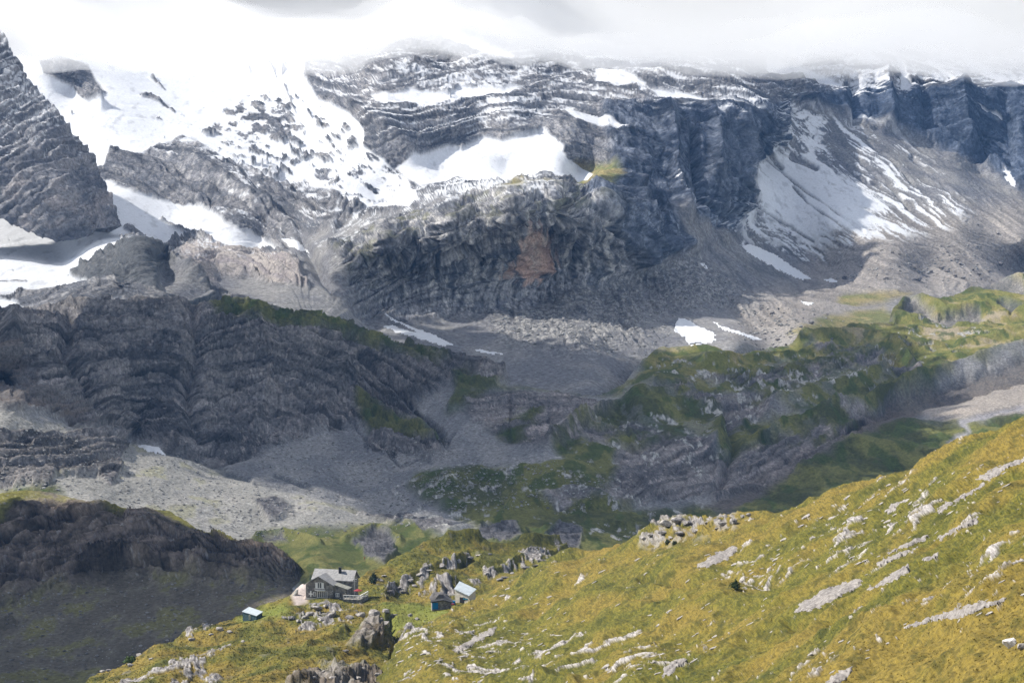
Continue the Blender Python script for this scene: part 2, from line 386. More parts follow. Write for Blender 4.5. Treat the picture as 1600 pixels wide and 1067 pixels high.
    gl = sm(gul + crumb * .35, .28, .62)
    fs = region(U, V, [(1208, 230), (1240, 168), (1330, 190), (1400, 214), (1500, 290), (1520, 330), (1480, 360), (1400, 372), (1330, 380), (1250, 400), (1190, 400), (1150, 372), (1150, 335), (1182, 320), (1178, 262)], 12, wa)
    cover = .72 + .5 * region(U, V, [(1200, 225), (1290, 250), (1400, 322), (1350, 350), (1280, 380), (1190, 350), (1170, 280)], 20) - .25 * sm(U, 1400, 1540)
    snow = np.maximum(snow * (1 - fan), fs * (1 - lower) * sm(cover - gl * .75 + crumb * .25, .22, .5))
    snow = np.where(fan < .5, np.maximum(snow, 0), snow)
    dark_gully = strokes(U, V, [([(1275, 215), (1300, 240), (1350, 285), (1375, 290)], 4, 2), ([(1296, 210), (1330, 240), (1400, 300), (1420, 325)], 3, 3), ([(1200, 250), (1260, 300), (1320, 340), (1350, 362)], 1.2, 1.2), ([(1160, 310), (1230, 350), (1270, 378)], 1.2, 1.5),
                                ([(1350, 218), (1400, 255), (1430, 290)], 3.5, 2), ([(1425, 245), (1500, 310), (1600, 380)], 4, 2), ([(1190, 225), (1222, 262)], 7, 3), ([(1240, 245), (1275, 262)], 6, 5), ([(1240, 290), (1262, 318), (1330, 362), (1345, 372)], 1.6, 1)], 1.5, rag * .4)
    snow *= 1 - dark_gully
    # ---- ground kinds
    scree = np.maximum(fan, regions(U, V, [
        [(560, 490), (620, 505), (720, 500), (800, 500), (860, 470), (960, 440), (1010, 420), (1060, 400), (1120, 380), (1200, 430), (1740, 400), (1740, 560), (560, 700)],
        [(440, 370), (520, 360), (540, 340), (640, 330), (760, 300), (800, 290), (700, 308), (600, 345), (520, 385), (560, 480), (600, 560), (500, 520), (420, 480), (340, 455), (330, 430), (480, 450)],
        [(240, 440), (280, 430), (310, 465), (350, 480), (250, 470)],
    ], 5, wa))
    turf = regions(U, V, [[(800, 284), (840, 290), (880, 292), (820, 300), (780, 304)], [(900, 250), (960, 255), (970, 285), (930, 300), (900, 300)], [(1318, 456), (1425, 456), (1390, 468), (1330, 480), (1310, 470)], [(1230, 520), (1290, 495), (1380, 480), (1400, 500), (1300, 530)]], 7, wa * .7)
    moss = sm(fbm(X / 14, Z / 8, Y / 30, 4, .6), .05, .4) * region(U, V, [(480, 400), (640, 335), (800, 295), (900, 300), (940, 330), (860, 330), (700, 350), (560, 420), (520, 440)], 14, wa)
    block = region(U, V, [(285, 388), (330, 378), (400, 392), (470, 425), (530, 470), (560, 510), (470, 480), (350, 462), (285, 445)], 5, wa * .6)
    ridge_dark = region(U, V, [(95, 432), (140, 412), (180, 404), (240, 402), (275, 430), (318, 478), (318, 500), (250, 470), (200, 440), (130, 445)], 3, wa * .3)
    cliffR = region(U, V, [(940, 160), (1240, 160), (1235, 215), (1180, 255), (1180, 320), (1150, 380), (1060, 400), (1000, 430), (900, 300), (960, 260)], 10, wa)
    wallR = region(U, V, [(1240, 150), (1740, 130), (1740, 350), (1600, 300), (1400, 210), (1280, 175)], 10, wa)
    orange = region(U, V, [(806, 368), (840, 345), (858, 372), (868, 400), (854, 432), (815, 442), (795, 428)], 7, fbm(X / 5, Z / 40, 0, 4) * 20)
    rockface = region(U, V, [(520, 430), (600, 352), (700, 322), (820, 298), (900, 300), (960, 330), (1040, 330), (1180, 300), (1160, 370), (1060, 400), (980, 440), (880, 470), (760, 500), (620, 500)], 8, wa)
    rubble = regions(U, V, [[(780, 460), (900, 440), (1000, 430), (1010, 540), (900, 550), (790, 540), (740, 500)], [(1000, 430), (1100, 400), (1170, 470), (1120, 480), (1020, 490)]], 20, wa)
    smooth = np.maximum(snow, np.maximum(scree * (1 - rubble * .8), turf))
    # ---- relief (metres)
    rib = fbm(X / 55 + wb / 60, Z / 260, Y / 180, 5, .5, True)
    crag = fbm(X / 75, Y / 75, Z / 55, 6, .52, True)
    tv = Sw / 5.5; ter = tv - np.floor(tv); ter = sm(ter, .0, .75)
    tv2 = Sw / 17 + .3; fr2 = tv2 - np.floor(tv2); fr1 = tv - np.floor(tv); ter2 = tv2 - np.floor(tv2); ter2 = sm(ter2, 0, .8)
    big = fbm(X / 170, Y / 200, Z / 120, 3)
    rk = 1 - smooth * .88
    fa, ja = facets(X / 26 + wb * .04, Sw / 8 + wa * .03, .9); fb, jb = facets(X / 8 + wa * .05, Sw / 2.6 + wb * .02, .9, 1)
    joint = np.maximum(ja, jb * .8)
    disp = big * (9 - 6 * snow) * (1 - .85 * scree) + crag * 3.8 * rk + (rib * 3.5 * rockface) + cliffR * (fbm(X / 34, Z / 300, Y / 90, 4, .5, True) * 8) + rk * (ter * 2.3 + ter2 * 5.0 - 3.2) * (.45 + .55 * sm(fbm(X / 90, Z / 70, Y / 60, 3), -.25, .25))
    steep = 1 - sm(N[..., 2], .35, .8)
    disp += rk * (.22 + .78 * steep) * (fa * 6.0 + fb * 2.6 - joint * .8)
    fine = fbm(X / 9, Y / 9, Z / 7, 4, .6)
    disp += fine * (1.1 * rk + .16 * scree) + rubble * (fb * .8 + fa * .4)
    disp += fan * (gul - .4) * -(2.6 - 1.7 * snow) - dark_gully * 3
    disp += wallR * fbm(X / 90 + wb / 50, Z / 260, Y / 100, 4, .5, True) * 16
    # pillars and recesses seen in the faces
    def ridge(pl, wd, a): return stroke(U, V, pl, 0, 0, soft=wd) * 2 * a
    for pl, wd, a in [([(985, 300), (1000, 360), (985, 420)], 26, 10), ([(1040, 180), (1050, 260), (1060, 340)], 24, 14), ([(1110, 180), (1112, 280)], 16, 12), ([(1160, 190), (1165, 250)], 14, 12),
                      ([(885, 310), (905, 360), (890, 430)], 18, -9), ([(930, 300), (950, 370), (930, 430)], 22, 7), ([(1015, 320), (1030, 380)], 14, -9), ([(1080, 200), (1085, 330)], 12, -14), 
                      ([(560, 165), (600, 200), (640, 240)], 25, 10), ([(1330, 130), (1335, 190)], 18, -14), ([(1380, 120), (1385, 195)], 20, 14), ([(1440, 130), (1450, 210)], 18, -12), ([(1500, 140), (1500, 230)], 26, 14), ([(1570, 160), (1580, 260)], 22, -10),
                      ([(140, 425), (185, 405), (240, 404), (275, 430), (318, 474)], 16, 9), ([(60, 125), (110, 138), (158, 166)], 14, 12), ([(300, 260), (400, 330), (470, 372)], 26, 9), ([(470, 372), (500, 430), (590, 510)], 16, -7)]:
        disp = disp + ridge(pl, wd, a)
    def colour(P2, N2):
        up = N2[..., 2]; face = -N2[..., 1]
        n1 = fbm(P2[..., 0] / 40, P2[..., 1] / 60, P2[..., 2] / 30, 5, .6)
        n2 = fbm(P2[..., 0] / 5, P2[..., 1] / 9, P2[..., 2] / 3.5, 4, .65)
        band = fbm(Sw / 3.0, X / 150, Y / 200, 4, .6)
        vert = fbm(X / 3.6 + fine, Z / 55, Y / 50, 4, .6)
        rock = mix((.12, .125, .14), (.235, .23, .235), sm(n1 + band * .5, -.4, .5))
        rock = mix(rock, (.07, .075, .09), sm(n2 + n1 * .5, .1, .5) * .8)
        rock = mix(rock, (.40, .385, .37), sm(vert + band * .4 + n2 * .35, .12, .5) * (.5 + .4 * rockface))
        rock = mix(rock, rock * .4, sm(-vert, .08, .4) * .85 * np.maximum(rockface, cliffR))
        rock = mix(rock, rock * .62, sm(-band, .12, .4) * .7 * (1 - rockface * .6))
        rock = mix(rock, rock * .42, joint * .75)
        bedline = np.maximum((1 - sm(fr2, .03, .16)), (1 - sm(fr1, .05, .22)) * .6) * sm(fbm(X / 60, Z / 40, Y / 80, 3), -.3, .1)
        rock = mix(rock, rock * .45, bedline * .8)
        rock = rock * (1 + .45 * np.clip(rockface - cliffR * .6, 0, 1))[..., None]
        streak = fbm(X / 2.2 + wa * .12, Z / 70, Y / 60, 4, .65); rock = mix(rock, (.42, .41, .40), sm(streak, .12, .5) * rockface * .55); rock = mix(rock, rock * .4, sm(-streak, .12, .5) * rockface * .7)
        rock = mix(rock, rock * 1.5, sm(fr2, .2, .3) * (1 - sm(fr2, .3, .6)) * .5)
        rock = mix(rock, rock * np.array((.40, .50, .68)), np.clip(cliffR * .8 + wallR, 0, 1))  # bluish dark tint puts distant haze and shade into the right cliffs' colour
        rock = mix(rock, mix((.40, .36, .33), (.27, .24, .24), sm(band + n2 * .4, -.2, .3)), block * .8)
        rock = mix(rock, (.17, .17, .11), moss * .7)
        rock = mix(rock, mix((.55, .38, .30), (.66, .54, .46), sm(vert, -.2, .3)) * mix((1., 1., 1.), (.55, .5, .5), sm(vert, .25, .5)), orange * .9)
        rock = mix(rock, (.085, .09, .095), ridge_dark * .75)
        sc = mix((.17, .17, .18), (.235, .23, .225), sm(n1, -.3, .3))
        sc = mix(sc, (.30, .27, .24), region(U, V, [(1150, 480), (1250, 430), (1300, 340), (1420, 330), (1740, 300), (1740, 470), (1400, 470), (1250, 530), (1150, 530)], 30, wb) * .75)
        sc = mix(sc, sc * .62, sm(gul, .45, .75) * fan * .7)
        sc = mix(sc, sc * 1.45, sm(n2, .25, .5) * .6)
        sc = mix(sc, mix((.13, .13, .135), (.33, .32, .305), sm(n2, -.1, .3)), rubble * .9)
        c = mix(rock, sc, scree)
        c = mix(c, mix((.15, .16, .045), (.28, .23, .09), sm(n1 + n2 * .4, -.3, .3)), turf * .85)
        # cover of new snow on whatever is flat enough
        d = dust + .42 * (up - .55) + .30 * band + .22 * crumb + .14 * n2
        lay = sm(d, .36, .50) * sm(dust, .04, .16)
        sn = np.maximum(snow, lay * (1 - turf) * .95)
        dirt = sm(fbm(X / 9, Z / 14 + X / 30, Y / 40, 5, .62) + .25 * crumb, .15, .6)
        c = mix(c, mix(SNOW, (.44, .45, .475), dirt * .75), sn)
        return c, 1 - .75 * sn
    return disp, colour
build_layer('mountain_wall', far_top, far_bot, FAR, 1.5, far_fn, MAT_FAR, back=((40, 5), (150, 60), (400, 300)), keep=True)

# ------------------------------------------------------------------ left peak
peak_top = [(-140, -60), (-40, -20), (0, 60), (18, 68), (32, 86), (40, 104), (62, 132), (82, 150), (100, 178), (112, 196), (132, 218), (150, 250), (160, 282), (168, 300), (182, 322), (197, 346), (198, 349)]
peak_bot = [(-140, 345), (0, 356), (25, 360), (60, 376), (84, 384), (110, 381), (138, 372), (141, 362), (165, 356), (190, 354), (198, 350)]
def peak_fn(U, V, P, N):
    X, Y, Z = P[..., 0], P[..., 1], P[..., 2]
    q = X * .80 + Z * .60; r = -X * .60 + Z * .80                 # slabs dip down to the left
    wa = fbm(X / 25, Z / 25, Y / 40, 4)
    rr = r + wa * 7
    t = rr / 9; ter = sm(t - np.floor(t), 0, .8)
    low = sm(V, 210, 330)
    crag = fbm(X / 45, Z / 40, Y / 50, 6, .55, True); fine = fbm(X / 7, Z / 7, Y / 8, 4, .6)
    slash = fbm(q / 60, rr / 7, 1.0, 5, .55, True)
    disp = crag * 9 * (.4 + .6 * low) + ter * 2.2 + fine * 1.5 + slash * 3.4
    disp = disp * sm(197 - U, -2, 30)
    ed = pline(peak_top)(U); disp -= 30 * (1 - sm(V - ed, -3, 26)) * sm(U, 5, 30)
    def colour(P2, N2):
        n1 = fbm(X / 20, Z / 16, Y / 30, 5, .6); s = fbm(q / 22, rr / 2.3, 4.0, 4, .6); n2 = fbm(X / 3.5, Z / 3, Y / 5, 3, .6)
        c = mix((.13, .135, .155), (.27, .265, .275), sm(n1 + s * .8, -.4, .4))
        c = mix(c, (.34, .29, .27), sm(n1, .1, .45) * low * .35)
        c = mix(c, c * .5, sm(s + n2 * .5, .2, .5) * .8)
        c = mix(c, (.20, .19, .13), (1 - sm(V - pline(peak_top)(U), 0, 9)) * sm(V, 140, 200) * .6)
        d = (1 - sm(V, 90, 330)) * .46 + s * .5 + n2 * .35 + .3 * (N2[..., 2] - .4)
        sn = sm(d, .40, .60) * .85
        return mix(c, SNOW, sn), 1 - .8 * sn
    return disp, colour
PEAK = [(0, 70, 2080), (60, 130, 2080), (0, 150, 2010), (0, 250, 1930), (80, 200, 1990), (130, 230, 2010), (100, 300, 1900), (0, 350, 1860), (60, 376, 1850), (140, 365, 1900), (150, 280, 2000), (195, 347, 1960), (170, 345, 1920), (-140, 100, 2000), (-140, 345, 1850), (-140, -20, 2100), (40, 60, 2100)]
build_layer('rock_peak', peak_top, peak_bot, PEAK, 1.5, peak_fn, MAT_FAR, u1=198, back=((12, 4), (50, 20), (140, 80)))
# ------------------------------------------------------------------ middle country: left bluff, scree, green hills, right plateau
MAT_MID = terrain_material('mid_rock_scree_and_turf', fine=0.6, bump=0.5, amount=0.6)
mid_top = [(-140, 478), (0, 483), (60, 478), (130, 471), (220, 469), (300, 476), (335, 480), (380, 477), (440, 484), (500, 491), (540, 510), (600, 533), (650, 548), (690, 558), (740, 563), (775, 568), (795, 578), (800, 592), (830, 601), (880, 607), (930, 608), (975, 596), (1005, 562), (1030, 548), (1060, 546), (1120, 552), (1160, 556), (1200, 545), (1255, 530), (1300, 515), (1350, 507), (1385, 500), (1400, 478), (1415, 466), (1430, 462), (1450, 470), (1480, 466), (1505, 456), (1540, 446), (1600, 428), (1740, 410)]
mid_bot = [(-140, 860), (0, 860), (200, 880), (300, 900), (420, 930), (560, 940), (700, 930), (900, 930), (1000, 920), (1200, 910), (1400, 890), (1600, 860), (1740, 840), (1900, 830)]
MID = [
 (-140,480,1450),(0,484,1450),(150,472,1450),(300,477,1460),(450,486,1480),(600,534,1520),(700,560,1500),(780,575,1480),
 (0,600,1330),(200,600,1330),(400,600,1380),(550,610,1420),(300,530,1400),(100,530,1390),(500,530,1450),(650,590,1440),
 (200,690,1262),(330,715,1262),(450,690,1300),(560,740,1230),(-140,640,1200),(0,640,1150),(100,672,1170),(180,694,1200),(300,650,1310),
 (0,560,1290),(60,610,1230),(-140,560,1290),
 (100,700,1120),(250,740,1130),(400,780,1100),(550,800,1085),(0,765,1040),(0,700,1080),(300,820,1000),(450,830,1000),(600,830,1000),(150,790,1000),(-140,860,950),(0,860,950),(200,880,930),(400,900,900),(-140,770,1030),
 (500,860,880),(600,850,905),(700,860,890),(800,860,930),(870,870,930),(560,930,810),(700,930,820),(900,930,850),(600,890,850),(480,880,850),
 (620,690,1300),(650,640,1360),(700,650,1330),(700,720,1220),(640,770,1140),(750,760,1150),(850,700,1230),(850,615,1420),(740,600,1400),(800,650,1340),(900,760,1130),(930,609,1450),(960,640,1390),(1000,640,1370),(1000,700,1300),(900,680,1280),
 (1050,606,1450),(950,830,1030),(1000,890,950),(850,800,1060),(1100,790,1160),(1080,700,1290),(1070,740,1240),(1200,780,1190),(1200,650,1430),(1200,700,1350),(1200,600,1520),(1300,560,1620),(1300,680,1350),(1300,740,1250),(1300,620,1480),(1400,700,1310),(1400,600,1550),(1400,650,1440),
 (1480,680,1350),(1600,650,1400),(1600,620,1480),(1600,560,1600),(1500,600,1540),(1520,640,1420),(1450,510,1830),(1600,432,2020),(1600,500,1850),(1350,512,1800),(1250,532,1720),(1160,558,1600),(1050,548,1600),(1440,464,1990),(1510,458,2000),(1740,415,2050),(1740,560,1600),(1740,690,1300),(1400,790,1160),(1600,780,1110),(1600,860,980),(1400,890,960),(1740,840,990),(1200,860,1040),(1120,556,1580),
 (570,640,1380),(560,690,1300),(690,695,1270),
]
def mid_fn(U, V, P, N):
    X, Y, Z = P[..., 0], P[..., 1], P[..., 2]
    wa = fbm(X / 16, Z / 11, Y / 40, 4) * 9
    wb = fbm(X / 60 + 3, Z / 45, Y / 100, 4) * 14
    S = line_field([
        (0, [(-100, 520), (60, 515), (200, 520), (300, 535), (380, 520), (480, 520), (560, 550), (640, 590)]),
        (-40, [(-100, 575), (100, 575), (230, 562), (330, 580), (450, 570), (540, 600), (620, 640)]),
        (-80, [(60, 640), (200, 630), (330, 640), (450, 640), (540, 670)]),
        (-110, [(200, 690), (330, 690), (460, 690)]),
        (0, [(740, 620), (800, 612), (900, 625), (1000, 612), (1060, 600), (1140, 590)]),
        (-30, [(740, 650), (850, 640), (940, 645), (1000, 630)]),
        (-90, [(700, 760), (850, 770), (980, 790), (1060, 760), (1200, 700), (1300, 640), (1400, 600), (1500, 560)]),
        (-60, [(1000, 700), (1100, 660), (1250, 600), (1400, 540), (1600, 480)]),
        (-30, [(1100, 610), (1250, 560), (1400, 500), (1600, 440)]), (-120, [(0, 690), (180, 690)]), (-150, [(0, 740), (180, 735)]), (-140, [(300, 820), (600, 830), (900, 850)]), (-120, [(1200, 780), (1400, 700), (1600, 620)]),
    ], 25)(U, V)
    Sw = S + fbm(X / 80, Y / 90, Z / 60, 3) * 5
    bluff = region(U, V, [(-160, 470), (300, 460), (540, 500), (800, 570), (770, 600), (700, 600), (640, 625), (700, 690), (690, 715), (600, 705), (560, 660), (460, 680), (420, 700), (350, 730), (240, 700), (180, 690), (60, 650), (-160, 640)], 6, wa)
    smallcliff = region(U, V, [(-160, 682), (60, 682), (165, 686), (182, 694), (194, 712), (180, 722), (188, 740), (172, 758), (150, 742), (90, 738), (80, 756), (-160, 765)], 2.5, wa * .5)
    midcliff = regions(U, V, [[(740, 612), (860, 608), (960, 625), (1010, 606), (1080, 596), (1050, 612), (960, 632), (900, 690), (840, 700), (780, 690), (740, 660), (720, 640)], [(880, 670), (960, 650), (1010, 665), (1050, 680), (1110, 690), (1130, 740), (1080, 790), (1000, 790), (880, 800), (840, 785), (950, 760), (960, 710)],
                              [(1110, 720), (1200, 700), (1290, 660), (1350, 640), (1400, 640), (1330, 700), (1230, 750), (1120, 790), (1080, 780)], [(1060, 620), (1130, 610), (1230, 615), (1200, 650), (1140, 665), (1100, 640)], [(1100, 590), (1200, 580), (1330, 560), (1350, 575), (1200, 610)],
                              [(1260, 540), (1340, 532), (1400, 555), (1440, 590), (1380, 580), (1300, 560)]], 7, wa)
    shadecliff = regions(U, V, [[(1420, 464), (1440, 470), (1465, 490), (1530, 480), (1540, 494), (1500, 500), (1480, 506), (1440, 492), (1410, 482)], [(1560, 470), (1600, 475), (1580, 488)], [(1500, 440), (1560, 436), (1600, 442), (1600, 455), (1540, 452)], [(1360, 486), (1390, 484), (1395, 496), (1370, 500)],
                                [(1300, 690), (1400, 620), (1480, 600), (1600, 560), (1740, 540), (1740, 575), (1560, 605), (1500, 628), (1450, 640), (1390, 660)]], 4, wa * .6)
    knollcliff = regions(U, V, [[(552, 838), (580, 826), (610, 830), (622, 858), (600, 872), (570, 862)], [(726, 832), (760, 818), (800, 822), (820, 838), (780, 842)], [(850, 838), (880, 824), (910, 835), (905, 855), (880, 860)], [(640, 806), (690, 800), (720, 815), (660, 826)], [(560, 797), (640, 800), (690, 806), (620, 812)], [(410, 836), (440, 830), (450, 845), (420, 848)], [(395, 785), (430, 782), (465, 800), (420, 806)]], 3.5, wa * .6)
    step = regions(U, V, [[(568, 680), (610, 676), (680, 685), (690, 700), (640, 706), (575, 700)]], 3, wa * .3)
    rocky = np.clip(bluff + smallcliff + midcliff * .8 + knollcliff + step + shadecliff * .7, 0, 1)
    turf_polys = [
        [(325, 480), (380, 474), (440, 482), (500, 490), (550, 512), (640, 545), (700, 562), (640, 560), (560, 540), (500, 520), (420, 512), (340, 498)],
        [(555, 612), (580, 625), (605, 650), (640, 662), (680, 680), (690, 692), (640, 684), (580, 684), (562, 650)],
        [(706, 582), (740, 582), (755, 596), (790, 600), (870, 602), (920, 612), (860, 612), (770, 606), (730, 632), (700, 640), (712, 606)],
        [(830, 635), (850, 640), (830, 690), (780, 692), (770, 680)],
        [(860, 690), (900, 660), (960, 640), (1010, 622), (1060, 610), (1100, 614), (1130, 640), (1200, 650), (1300, 650), (1390, 640), (1300, 690), (1200, 700), (1120, 720), (1110, 690), (1060, 680), (1000, 700), (960, 700), (960, 760), (900, 800), (840, 780), (700, 745), (690, 740), (820, 730), (880, 720)],
        [(650, 742), (760, 735), (860, 780), (980, 795), (1080, 800), (1150, 820), (1000, 870), (900, 880), (740, 830), (700, 790), (640, 765)],
        [(900, 612), (990, 590), (1010, 552), (1060, 545), (1130, 550), (1200, 542), (1300, 512), (1400, 468), (1500, 450), (1740, 410), (1740, 550), (1600, 555), (1500, 580), (1430, 630), (1340, 650), (1240, 640), (1100, 612), (1010, 604)],
        [(1120, 830), (1180, 780), (1260, 728), (1320, 700), (1400, 668), (1500, 668), (1620, 645), (1740, 630), (1740, 720), (1400, 800), (1200, 860)],
        [(0, 760), (80, 755), (100, 765), (40, 775)],
        [(380, 845), (400, 826), (470, 820), (560, 815), (640, 812), (740, 830), (880, 838), (900, 900), (700, 930), (500, 930), (400, 880)],
    ]
    turf = regions(U, V, turf_polys, 9, wa * .8 + wb * .35)
    crags = fbm(X / 9, Z / 6, Y / 24, 4, .6)
    # pale limestone showing through the turf
    pale_zone = regions(U, V, [[(760, 745), (860, 712), (960, 720), (1000, 760), (900, 780), (760, 800), (680, 790)], [(1060, 620), (1200, 610), (1250, 625), (1180, 660), (1120, 690), (1050, 660)], [(840, 800), (960, 770), (1090, 790), (1080, 830), (980, 850)], [(930, 660), (1050, 650), (1130, 690), (1120, 780), (1000, 740)], [(600, 740), (720, 745), (760, 830), (640, 825)], [(1000, 570), (1300, 560), (1400, 600), (1200, 640)], [(1380, 510), (1560, 510), (1500, 560), (1380, 560)]], 26, wb)
    pale = sm(crags * .8 + fbm(X / 3, Z / 4, Y / 9, 3, .6) * .35 + .2 * pale_zone, .40, .58) * sm(pale_zone, .05, .5)
    bare = sm(fbm(X / 22, Z / 7, Y / 50, 5, .6) + .1 * midcliff, .10, .26) * .9
    bare = bare * region(U, V, [(900, 600), (1240, 540), (1400, 540), (1400, 640), (1100, 720), (860, 700)], 20, wb)
    turf = turf * (1 - pale) * (1 - np.maximum(np.maximum(smallcliff, step), knollcliff)) * (1 - shadecliff * .9) * (1 - midcliff * sm(fbm(X / 22 + Z / 40, Sw / 9, Y / 60, 4), -.15, .22)) * (1 - bare * .45)
    path = strokes(U, V, [([(600, 705), (625, 725), (660, 712), (690, 698), (712, 678)], 1.5, 1.2), ([(560, 590), (600, 620), (650, 655), (695, 682)], 2, 1.5), ([(600, 700), (560, 670), (540, 640)], 1.5, 1)], 1.2)
    river = strokes(U, V, [([(1600, 640), (1560, 648), (1530, 658), (1505, 668), (1515, 678), (1495, 690), (1480, 705)], 4, 4)], 3, wa * .5)
    darkstrip = strokes(U, V, [([(265, 708), (310, 722), (350, 738), (390, 750)], 8, 3), ([(430, 745), (470, 758), (490, 765)], 4, 3), ([(400, 756), (460, 764), (530, 778)], 1.6, 1.4)], 3, wa * .4)
    scree_lit = region(U, V, [(-160, 640), (0, 640), (170, 690), (260, 712), (400, 755), (560, 795), (640, 815), (600, 830), (380, 850), (-160, 900)], 6, wa)
    # ---- relief
    crag = fbm(X / 48, Y / 55, Z / 40, 6, .54, True); fine = fbm(X / 6, Y / 7, Z / 5, 4, .6); big = fbm(X / 120, Y / 150, Z / 100, 3)
    hum = fbm(X / 30, Y / 60, Z / 30, 5, .5)
    rib = fbm(X / 30 + wb / 40, Z / 160, Y / 100, 4, .5, True)
    t1 = Sw / 6; ter = sm(t1 - np.floor(t1), 0, .7); t2 = Sw / 21; fr1 = t1 - np.floor(t1); fr2 = t2 - np.floor(t2); ter2 = sm(t2 - np.floor(t2), 0, .6)
    fa, ja = facets(X / 16 + wb * .04, Sw / 7 + wa * .03, .9); fb, jb = facets(X / 5 + wa * .05, Sw / 2.2 + wb * .02, .9, 1)
    joint = np.maximum(ja, jb * .8)
    small = np.clip(knollcliff + shadecliff + smallcliff * .5 + midcliff * .45, 0, 1)
    disp = big * 4 + rocky * (1 - .68 * small) * (crag * 2.6 + rib * 1.5 + ter * 2.6 + ter2 * 6.5 + fine * .8 - 6 + fa * 2.6 + fb * 1.4 - joint * .6) + (1 - rocky) * (fine * .45 + hum * 1.5)
    green = sm(turf, .2, .8)
    disp += green * region(U, V, [(640, 600), (1740, 400), (1740, 760), (1100, 860), (640, 840)], 30) * (hum * 3.2 + crag * 1.8)
    disp += pale * (.3 + fb * 1.0) - path * 1.5 - river * 1 - darkstrip * 1.5
    def ridge(pl, wd, a): return stroke(U, V, pl, 0, 0, soft=wd) * 2 * a
    for pl, wd, a in [([(750, 900), (751, 901)], 1, 0), ([(300, 480), (310, 560), (290, 620), (310, 690)], 22, -8), ([(400, 500), (420, 580), (400, 660)], 30, 5), ([(520, 530), (530, 600), (500, 660)], 22, 4), ([(560, 560), (620, 610), (690, 680)], 12, -10), ([(110, 490), (100, 560), (150, 640)], 22, -8), ([(20, 500), (10, 560)], 22, 7),
                      ([(860, 690), (930, 650), (1000, 628), (1080, 612)], 14, 7), ([(1000, 640), (1090, 625), (1130, 640), (1110, 700)], 26, 7), ([(1135, 640), (1150, 700), (1120, 770)], 16, -6), ([(1200, 640), (1300, 610), (1390, 590)], 20, 7), ([(1180, 690), (1290, 655), (1390, 620), (1480, 590), (1600, 550)], 14, 9),
                      ([(1250, 530), (1330, 520), (1400, 540), (1440, 590)], 16, 8), ([(1100, 570), (1200, 560), (1300, 540)], 9, 4), ([(1400, 478), (1440, 466), (1480, 484), (1540, 476)], 8, 3), ([(1405, 500), (1470, 512), (1530, 500)], 9, -3), ([(1500, 450), (1600, 438)], 7, 4), ([(1500, 540), (1600, 520)], 14, 4),
                      ([(700, 825), (760, 818), (820, 830)], 9, 3), ([(850, 830), (890, 825)], 8, 2), ([(540, 835), (590, 822), (625, 838)], 9, 2.5), ([(400, 835), (440, 828), (500, 840)], 9, 3), ([(700, 760), (820, 740), (900, 760)], 18, 5), ([(800, 790), (900, 780), (960, 800)], 14, 5)]:
        disp = disp + ridge(pl, wd, a)
    disp -= shadecliff * 5
    def colour(P2, N2):
        n1 = fbm(X / 26, Y / 60, Z / 20, 5, .6); n2 = fbm(X / 3, Y / 6, Z / 2.2, 4, .65)
        band = fbm(Sw / 2.6, X / 130, Y / 180, 4, .6); vert = fbm(X / 3 + fine, Z / 45, Y / 50, 4, .6)
        rock = mix((.10, .096, .096), (.205, .19, .182), sm(n1 + band * .5, -.4, .5))
        rock = mix(rock, (.34, .30, .275), sm(vert * .5 + n2 * .8 + band * .5, .22, .6) * .75)
        rock = mix(rock, rock * .42, sm(-band + n2 * .25, .05, .4) * .8)
        rock = mix(rock, rock * .42, joint * .7)
        bedline = np.maximum((1 - sm(fr2, .03, .16)), (1 - sm(fr1, .06, .25)) * .6) * sm(fbm(X / 50, Z / 30, Y / 70, 3), -.3, .1)
        rock = mix(rock, rock * .38, bedline * .85)
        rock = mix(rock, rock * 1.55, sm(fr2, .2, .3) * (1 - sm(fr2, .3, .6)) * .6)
        rock = mix(rock, rock * np.array((1.25, 1.2, 1.2)), midcliff * .8)
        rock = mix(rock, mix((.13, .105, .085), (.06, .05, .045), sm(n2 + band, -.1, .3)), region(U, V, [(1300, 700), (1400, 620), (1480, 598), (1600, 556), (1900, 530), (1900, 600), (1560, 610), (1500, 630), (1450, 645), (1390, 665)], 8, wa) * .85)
        rock = mix(rock, mix((.17, .14, .12), (.12, .11, .105), sm(band, -.2, .2)), region(U, V, [(-160, 530), (0, 540), (40, 580), (70, 620), (130, 650), (140, 675), (0, 640), (-160, 640)], 8, wa) * .8)
        rock = mix(rock, mix((.15, .145, .15), (.055, .055, .06), sm(n2, -.15, .25)), knollcliff * .9)  # dark rock, its colour deepened further to hold the gully's shade
        sc = mix((.18, .18, .187), (.25, .245, .24), sm(n1, -.3, .3))
        sc = mix(sc, mix((.27, .262, .24), (.335, .32, .295), sm(n1, -.2, .3)), scree_lit)
        sc = mix(sc, (.27, .26, .13), scree_lit * sm(n1 + .25 * region(U, V, [(200, 700), (330, 740), (260, 760), (160, 700)], 20) + .3 * region(U, V, [(-100, 655), (120, 680), (60, 690)], 8), .2, .45) * .5)
        sc = mix(sc, sc * 1.5, sm(n2, .28, .5) * .6); sc = mix(sc, sc * .6, sm(-n2, .28, .5) * .6)
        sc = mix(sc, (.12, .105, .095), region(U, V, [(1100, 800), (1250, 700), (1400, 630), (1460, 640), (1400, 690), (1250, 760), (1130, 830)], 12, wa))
        sc = mix(sc, (.38, .33, .28), region(U, V, [(1440, 640), (1530, 600), (1740, 570), (1740, 640), (1520, 660), (1450, 670)], 10, wa) * .8)
        sc = mix(sc, (.10, .105, .11), darkstrip * .9); sc = mix(sc, (.11, .11, .12), path * .8)
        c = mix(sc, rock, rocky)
        g = mix((.062, .070, .026), (.150, .150, .048), sm(n1 + .4 * n2, -.35, .4))
